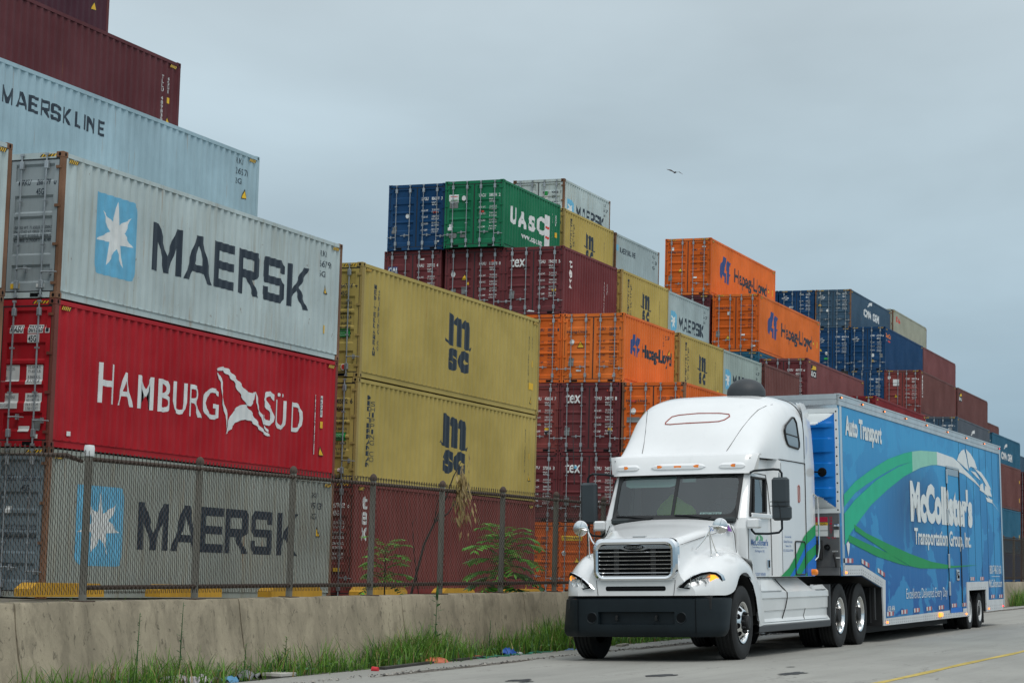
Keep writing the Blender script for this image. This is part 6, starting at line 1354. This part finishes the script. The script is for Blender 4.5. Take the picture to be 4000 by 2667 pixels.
# loose things seen through the windscreen
def tkp(s, t, h): return TK.matrix_world @ Vector((s, t, h))
q = []; rn = random.Random(8)
for i in range(9):
    f = i/8; rw = []
    for j in range(15):
        g = j/14*2-1; wdt = .20+.16*sqrt(1-f)*1.0 if f > .3 else .36
        wdt = interp([(0, .30), (.5, .30), (.8, .24), (1, .10)], f)
        rw.append(tkp(1.62-.12*f-.10*(1-g*g)+.022*sin(j*2.1+i*.5), .30+g*wdt+.1*(1-f)*.0, 2.02+.37*f-.10*g*g*f))
    q.append(rw)
mb = MB(); mb.grid(q, sm=True); q2 = [[p+Vector((.03, 0, 0)) for p in rw] for rw in q]; mb.grid(q2, sm=True)
tag(mb.build('high_visibility_shirt', emis('hi_vis_yellow_cloth', (.35, .8, .02), .0, (.42, .75, .03)), ang=80), 'yellow-green shirt over the seat, seen through the windscreen', 'clothing')
mb = MB(); V, F_ = txt('04K T5K', 0, 1, 0, 1, .0); o_ = tkp(.66, -.36, 2.03); ax = (tkp(.66, -.69, 2.03)-o_); az = (tkp(.72, -.36, 2.09)-o_)
mb.add([o_, o_+ax, o_+ax+az, o_+az], [(0, 1, 2, 3)], 0); nrm = ax.cross(az).normalized()
nrm = nrm if nrm.x < 0 else -nrm
mb.add([o_+nrm*.003+ax*(.06+.88*a)+az*(.12+.72*b) for a, b in V], F_, 1); tag(mb.build('licence_plate', [M_['white'], M_['ink']]), 'pale number plate lying behind the windscreen on the dashboard', 'number plate')
# hidden rows that carry the visible stacks behind the truck
HID = 'container in the hidden lower rows behind the truck and trailer'
for x, y, z, L, H, c in ((X6, 26.25, 4.65, L20, ST, 'mar4'), (X6, 26.25, 2.05, L20, ST, 'org2'), (X6, 26.25, -.55, L20, ST, 'mar'), (X5, 26.37, 4.64, L20, ST, 'mar'), (X5, 26.37, 2.04, L20, ST, 'msc'), (X5, 26.37, -.55, L20, ST, 'mar'), (X4, 26.3, 4.63, L20, ST, 'mar'), (X4, 26.3, 2.03, L20, ST, 'mar'), (X4, 26.3, -.56, L20, ST, 'org2'), (X3, 24.0, -.54, L20, ST, 'mar'),
    (XD, 26.7, 5.26, L40, HC, 'mar'), (XD, 26.7, 2.36, L40, HC, 'nav'), (XD, 26.7, -.54, L40, HC, 'mar'), (105.2, 23.7, 3.52, L40, HC, 'nav'), (105.2, 23.7, .62, L40, HC, 'mar'), (105.2, 23.7, -2.0, L40, ST, 'mar'),
    (XE, 26.4, 5.3, L40, HC, 'nav'), (XE, 26.4, 2.4, L40, HC, 'mar'), (XE, 26.4, -.5, L40, HC, 'mar'), (XE-2, 23.95, -.47, L40, HC, 'nav'), (XF, 23.95, -.45, L40, HC, 'mar4'), (XF, 26.4, 5.25, L40, HC, 'mar')):
    container(HID, x, y, z, L, H, C[c], C[c], lod=2)
# ------------------------------------------------------------------ vegetation
def leafmat(name, col, var=.45):
    m = MT(name); n = m.noise(m.pos((1, 1, 1)), 9, 3); c = m.mix(m.ramp(n, .3, .7), tuple(x*(1-var) for x in col), tuple(x*(1+var) for x in col))
    m.b.inputs['Subsurface Weight'].default_value = 0
    t = m.nd('ShaderNodeBsdfTranslucent'); m.l.new(c, t.inputs[0]); x = m.nd('ShaderNodeMixShader'); x.inputs[0].default_value = .3; m.fin(c, .5, 0, .35)
    m.l.new(m.b.outputs[0], x.inputs[1]); m.l.new(t.outputs[0], x.inputs[2]); m.l.new(x.outputs[0], m.out.inputs[0]); return m.m
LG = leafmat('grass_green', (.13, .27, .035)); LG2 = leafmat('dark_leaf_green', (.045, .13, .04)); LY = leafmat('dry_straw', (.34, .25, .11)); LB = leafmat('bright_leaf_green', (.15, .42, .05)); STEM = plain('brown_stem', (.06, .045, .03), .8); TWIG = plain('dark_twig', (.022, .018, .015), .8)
rn = random.Random(77)
def blade(mb, p, h, az, lean, wd, mi):
    n = 4; L_ = []; R__ = []; side = Vector((-sin(az), cos(az), 0)); dirv = Vector((cos(az), sin(az), 0))
    for i in range(n+1):
        f = i/n; c = Vector(p)+dirv*(lean*h*f*f)+Vector((0, 0, h*(f-.35*lean*f*f))); w_ = wd*(1-f)**.7*(.6+.4*min(1, f*4))
        L_.append(c-side*w_/2); R__.append(c+side*w_/2)
    mb.grid([L_, R__], mi, True)
gb = MB()
CL = [(18.6, .55, 90), (19.4, .5, 120), (20.2, .62, 160), (21.0, .6, 200), (21.7, .5, 150), (22.4, .45, 90), (23.2, .5, 60), (23.7, .62, 150), (24.1, .4, 60), (25.0, .62, 130), (25.5, .35, 60), (26.4, .62, 170), (26.9, .6, 190), (27.4, .75, 260), (27.9, .8, 300), (28.4, .65, 220), (28.9, .6, 170), (29.3, .35, 60), (29.9, .35, 70), (30.6, .55, 140), (31.1, .6, 190), (31.7, .55, 150), (32.2, .7, 230), (32.8, .75, 280), (33.3, .8, 320), (33.9, .85, 330), (34.5, .7, 300), (35.2, .55, 240), (36, .45, 260), (37, .4, 280), (38.2, .35, 240), (39.5, .32, 220), (41, .35, 200), (43, .35, 180), (78.6, .8, 160), (79.6, 1.0, 260), (80.8, .9, 240), (82, .8, 160)]
for cx, hh, cnt in CL:
    for k in range(int(cnt*1.15)):
        x = rn.gauss(cx, .32); y = 12.78-abs(rn.gauss(0, .24)); y = max(y, 12.1)
        h = hh*rn.uniform(.3, 1.0)*(1-.4*(12.8-y)); az = rn.uniform(0, 2*pi)
        blade(gb, (x, y, shoulder_z(x, y)), h, az, rn.uniform(.15, .95), rn.uniform(.009, .021), 0 if rn.random() < .78 else (2 if rn.random() < .4 else 1))
    for k in range(int(cnt*.6)):       # low leafy growth
        x = rn.gauss(cx, .4); y = 12.75-abs(rn.gauss(0, .26)); y = max(y, 12.05); z = shoulder_z(x, y)+rn.uniform(0, .16); a = rn.uniform(0, 2*pi); l = rn.uniform(.03, .07)
        dv = Vector((cos(a), sin(a), rn.uniform(-.2, .6)))*l; sv_ = Vector((-sin(a), cos(a), 0))*l*.35; c = Vector((x, y, z))
        gb.add([c, c+dv*.5+sv_, c+dv, c+dv*.5-sv_], [(0, 1, 2, 3)], 1 if rn.random() < .7 else 0, True)
for k in range(1500):     # grass beyond the wall
    x = rn.uniform(17, 60); y = rn.uniform(13.6, 15.5); blade(gb, (x, y, yard_z(x, y)), rn.uniform(.15, .38), rn.uniform(0, 6.28), rn.uniform(.2, .8), .012, 0)
g = gb.build('roadside_grass', [LG, LG2, LY], ang=180); g['kind'] = 'stuff'; g['label'] = 'grass and weeds growing along the foot of the concrete barriers'
st = MB()
for k in range(3800):
    x = rn.uniform(17, 46) if rn.random() < .85 else rn.uniform(60, 85); y = rn.uniform(11.35, 12.8); r_ = rn.uniform(.006, .022)*(1.6 if rn.random() < .06 else 1); z = (shoulder_z(x, y) if y > 11.6 else road_z(x, y))+.012
    o = [Vector((x+r_*rn.uniform(.7, 1.3)*a, y+r_*rn.uniform(.7, 1.3)*b, z+r_*.7*c)) for a, b, c in ((1, 0, 0), (-1, 0, 0), (0, 1, 0), (0, -1, 0), (0, 0, 1), (0, 0, -.5))]
    st.add(o, [(0, 2, 4), (2, 1, 4), (1, 3, 4), (3, 0, 4), (2, 0, 5), (1, 2, 5), (3, 1, 5), (0, 3, 5)], 0 if rn.random() < .6 else 1)
g = st.build('loose_gravel', [plain('pale_stone', (.30, .28, .25), .9, var=.4), plain('dark_stone', (.09, .085, .08), .9, var=.4)]); g['kind'] = 'stuff'; g['label'] = 'loose gravel and grit along the road edge'
def leaf(mb, c, dv, up, ln, wd, mi=0):
    s_ = dv.cross(up).normalized()*wd/2; mb.add([c, c+dv*ln*.45+s_-up*ln*.04, c+dv*ln-up*ln*.12, c+dv*ln*.45-s_-up*ln*.04], [(0, 1, 2, 3)], mi, True)
def sapling(label, x, y, z, height, spread, nfr, seed, lowbare, lean):
    r_ = random.Random(seed); T = thing('sapling', label, 'sapling', (x, y, z))
    sb = MB(); P = [Vector((lean*f*f*height, 0, height*.8*f)) for f in (0, .3, .6, .85, 1)]; sb.tube(P, [.016, .013, .010, .007, .004], 6); fb = MB()
    for i in range(nfr):
        f = lowbare+(1-lowbare)*(i+.5)/nfr; base = Vector((lean*f*f*height, 0, height*.8*f)); az = i*2.4+r_.uniform(-.4, .4); ln = spread*r_.uniform(.75, 1.1)*(1 if f < .8 else .8); rise = lerp(.15, 1.1, f)+r_.uniform(-.15, .2)
        dv = Vector((cos(az), sin(az)*.8, 0)); pts = []
        for j in range(13):
            q = j/12; pts.append(base+dv*ln*q+Vector((0, 0, ln*(rise*q-.65*q*q))))
        sb.tube(pts, [.004*(1-j/14) for j in range(13)], 4)
        for j in range(2, 13):
            t = (pts[j]-pts[j-1]).normalized(); sd = t.cross(Vector((0, 0, 1))).normalized()
            for sg in (-1, 1):
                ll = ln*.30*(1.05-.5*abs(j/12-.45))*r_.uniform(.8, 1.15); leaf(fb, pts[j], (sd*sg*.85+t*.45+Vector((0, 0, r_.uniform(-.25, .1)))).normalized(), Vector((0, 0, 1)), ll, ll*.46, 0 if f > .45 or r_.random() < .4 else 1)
        leaf(fb, pts[-1], (pts[-1]-pts[-2]).normalized(), Vector((0, 0, 1)), ln*.17, ln*.06)
    sb.build('stem', STEM, T); fb.build('foliage', [LB, LG2], T, ang=180); return T
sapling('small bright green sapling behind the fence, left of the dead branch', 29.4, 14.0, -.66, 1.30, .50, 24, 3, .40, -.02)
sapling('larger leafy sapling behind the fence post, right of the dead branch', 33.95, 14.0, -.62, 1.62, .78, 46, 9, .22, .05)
T = thing('dead_branch', 'bare dark branch with dry brown leaves caught on the fence top', 'branch', (0, 0, 0))
sb = MB(); yb = 13.42
sb.tube([(29.2, yb+.1, -.5), (29.25, yb, .0), (29.5, yb, .45), (29.75, yb-.05, .78), (30.02, yb-.1, 1.16), (30.05, yb-.2, 1.48), (30.22, yb-.25, 1.72)], [.022, .02, .02, .017, .014, .01, .005], 6)
sb.tube([(29.75, yb-.05, .78), (30.1, yb-.1, .92), (30.5, yb-.1, 1.18), (30.62, yb-.1, 1.42)], [.013, .011, .008, .004], 6); sb.tube([(29.7, yb-.05, .72), (29.66, yb-.12, 1.05), (29.72, yb-.2, 1.35)], [.01, .007, .004], 5); sb.tube([(29.35, yb, -.3), (29.15, yb, .3), (29.05, yb, .75), (29.2, yb, .82)], [.008, .006, .004, .003], 5)
sb.build('stem', TWIG, T); fb = MB()
for k in range(230):
    a, b = rn.gauss(29.86, .10), rn.gauss(1.25, .20)
    if rn.random() < .12: a, b = 30.1+rn.gauss(0, .2), .95+rn.gauss(0, .15)
    dv = Vector((rn.uniform(-.5, .5), rn.uniform(-.3, .3), -1)).normalized(); leaf(fb, Vector((a, 12.98+rn.uniform(-.06, .1), b)), dv, Vector((rn.uniform(-1, 1), 1, 0)).normalized(), rn.uniform(.08, .22), rn.uniform(.02, .055), 0)
fb.build('dry_leaves', [LY], T, ang=180)
def weed(label, x, y, h, nl, ll, seed, mat, spread=.12, spike=False):
    r_ = random.Random(seed); T = thing('weed', label, 'weed', (x, y, shoulder_z(x, y))); sb = MB(); fb = MB(); sb.tube([(0, 0, 0), (.01, 0, h*.5), (.03, 0, h)], [.009, .007, .003], 5)
    for i in range(nl):
        f = .15+.85*i/nl; az = i*2.4; L_ = ll*(1.1-.6*f)*r_.uniform(.8, 1.2); dv = Vector((cos(az), sin(az), r_.uniform(.1, .7))).normalized(); leaf(fb, Vector((.03*f*f, 0, h*f)), dv, Vector((0, 0, 1)), L_, L_*.32)
    if spike: fb.lathe([(.012, h*.9), (.02, h*1.0), (.012, h*1.08), (0, h*1.12)], 6, 'z', (.03, 0, 0))
    sb.build('stem', LG2, T); fb.build('foliage', mat, T, ang=180)
weed('tall dark thistle-like weed standing above the grass in front of the pitted barrier', 28.05, 12.55, .98, 26, .20, 1, LG2, spike=True)
weed('thin leafy weed with small round leaves right of the tall thistle-like weed', 30.15, 12.6, .56, 34, .07, 2, LG2)
weed('slender weed in front of the pale barrier near the left edge', 20.35, 12.62, .85, 30, .08, 3, LG2)
weed('tall slender weed below the white-capped fence post', 21.25, 12.62, .95, 36, .09, 4, LG2)
weed('bushy low weed at the dark joint between two barriers', 23.6, 12.55, .50, 60, .10, 5, LG)
weed('small weed among litter left of the dark barrier joint', 22.6, 12.55, .45, 40, .08, 6, LG)
# ------------------------------------------------------------------ litter
def crumple(name, label, cat, x, y, sx_, sy_, sz_, mat, seed, flat_=.5, n=7, rot=0):
    r_ = random.Random(seed); q = []
    for i in range(n):
        rw = []
        for j in range(n):
            a, b = (i/(n-1)-.5)*sx_, (j/(n-1)-.5)*sy_; e = (1-(2*i/(n-1)-1)**4)*(1-(2*j/(n-1)-1)**4)
            rw.append((x+a*cos(rot)-b*sin(rot)+r_.uniform(-.1, .1)*sx_*.3, y+a*sin(rot)+b*cos(rot), shoulder_z(x, y)+.022+sz_*(e*(1-flat_)+flat_*r_.random())))
        q.append(rw)
    mb = MB(); mb.grid(q); q2 = [[(p[0], p[1], p[2]-.008) for p in rw] for rw in q]; mb.grid(q2); tag(mb.build(name, mat), label, cat)
pl = lambda n, c: plain(n, c, .5, var=.2)
crumple('plastic_sheet', 'torn salmon-orange plastic piece lying on the road edge', 'litter', 27.5, 12.28, .42, .30, .10, pl('salmon_plastic', (.55, .14, .07)), 1, .3)
crumple('paper_litter', 'heap of crumpled printed paper at the bottom left of the road edge', 'litter', 21.35, 12.55, .8, .3, .14, pl('mixed_paper', (.45, .40, .42)), 2, .8, 11)
crumple('plastic_bag', 'crumpled grey plastic bag beside the white board scrap', 'litter', 22.6, 12.5, .45, .25, .13, pl('grey_bag', (.18, .18, .19)), 3, .7)
crumple('plastic_bag', 'black plastic sheet lying on the gravel beyond the truck', 'litter', 42.2, 11.7, 1.1, .3, .10, pl('black_bag', (.03, .045, .055)), 4, .7)
crumple('blue_wrapper', 'flat blue wrapper on the gravel by the truck bumper', 'litter', 32.6, 12.2, .3, .14, .04, pl('blue_film', (.08, .16, .32)), 5, .5)
crumple('blue_wrapper', 'crumpled bright blue wrapper next to a clear bottle', 'litter', 30.2, 12.3, .30, .16, .14, pl('bright_blue_film', (.02, .10, .42)), 6, .5)
crumple('paper_scrap', 'small white paper scrap among the gravel left of the salmon piece', 'litter', 26.6, 12.2, .26, .12, .05, pl('white_paper', (.6, .62, .62)), 7, .5)
crumple('red_cloth', 'red cloth scrap on the ground behind the salmon piece', 'litter', 29.2, 12.4, .3, .14, .06, pl('red_cloth_mat', (.5, .06, .04)), 8, .5)
crumple('blue_wrapper', 'blue and white wrapper among the papers at the bottom left', 'litter', 22.0, 12.4, .22, .12, .09, pl('pale_blue_film', (.12, .33, .55)), 9, .6)
mb = MB(); z = shoulder_z(29.95, 12.25)+.05; mb.lathe([(0, -.11), (.032, -.11), (.036, -.09), (.036, .04), (.014, .09), (.013, .11), (0, .112)], 12, 'x', (30.5, 12.25, z)); tag(mb.build('plastic_bottle', plain('cloudy_plastic', (.55, .58, .58), .2)), 'clear plastic bottle lying at the road edge right of the blue wrapper', 'bottle')
mb = MB(); z = shoulder_z(25.0, 12.1)+.05; mb.lathe([(0, -.04), (.033, -.04), (.04, .04), (0, .04)], 12, 'y', (25.0, 12.0, z)); tag(mb.build('paper_cup', pl('red_cup', (.5, .02, .03))), 'small red cup lying at the road edge', 'cup')
mb = MB(); z = shoulder_z(23.2, 12.4); mb.bbox(22.95, 23.35, 12.25, 12.5, z+.05, z+.09, .004, M=None); mb.bbox(23.0, 23.3, 12.28, 12.47, z, z+.05, .004); tag(mb.build('board_scrap', pl('pale_board', (.5, .48, .44))), 'pale rectangular board scrap at the foot of the barrier joint', 'litter')
for i, (a, b, lab) in enumerate((((25.3, 12.06), (27.2, 12.22), 'long dark wet timber plank lying along the road edge'), ((28.0, 12.2), (29.3, 12.3), 'shorter dark plank beside the salmon plastic piece'), ((34.3, 12.0), (34.95, 12.1), 'short pale plank seen under the truck bumper'))):
    z0 = shoulder_z(*a)+.02; mb = MB(); A, B = Vector((a[0], a[1], z0)), Vector((b[0], b[1], shoulder_z(*b)+.02)); dv = (B-A); sd = Vector((-dv.y, dv.x, 0)).normalized()*.05
    mb.prism([A-sd, B-sd, B+sd, A+sd], (0, 0, .045)); tag(mb.build('timber_plank', pl('wet_timber' if i < 2 else 'pale_timber', (.035, .03, .028) if i < 2 else (.3, .27, .22))), lab, 'plank', 'planks along the road edge')
mb = MB()
r_ = random.Random(2); P = [(28.6+i*.09+.05*sin(i*2), 12.2+.08*sin(i*1.3), shoulder_z(28.6+i*.09, 12.2)+.03+.03*abs(sin(i))) for i in range(34)]; mb.tube(P, .008, 5); tag(mb.build('green_strap', pl('green_strap_mat', (.03, .22, .13))), 'tangled thin green strap on the gravel near the bottle', 'strap')
# bird
u_, v_ = 2637, 674; dirn = (d+R2*((u_-2000)/FPX)-U2*((v_-1333.5)/FPX)); c = dirn*115
mb = MB(); mb.lathe([(0, -.16), (.035, -.1), (.05, 0), (.035, .09), (.022, .14), (0, .17)], 8, 'x'); 
for sg, dz in ((-1, -.07), (1, .13)): mb.add([(-.05, sg*.03, 0), (-.02, sg*.25, .08+dz*.3), (.03, sg*.52, dz), (.06, sg*.25, .07+dz*.3), (.05, sg*.03, 0)], [(0, 1, 2, 3, 4)], 1)
b = mb.build('bird', [pl('dark_bird_body', (.03, .025, .03)), pl('grey_wing', (.2, .22, .24))]); b.location = c; b.rotation_euler = (0, 0, YAW+.4); tag(b, 'small bird with spread wings in the sky above the orange containers', 'bird')
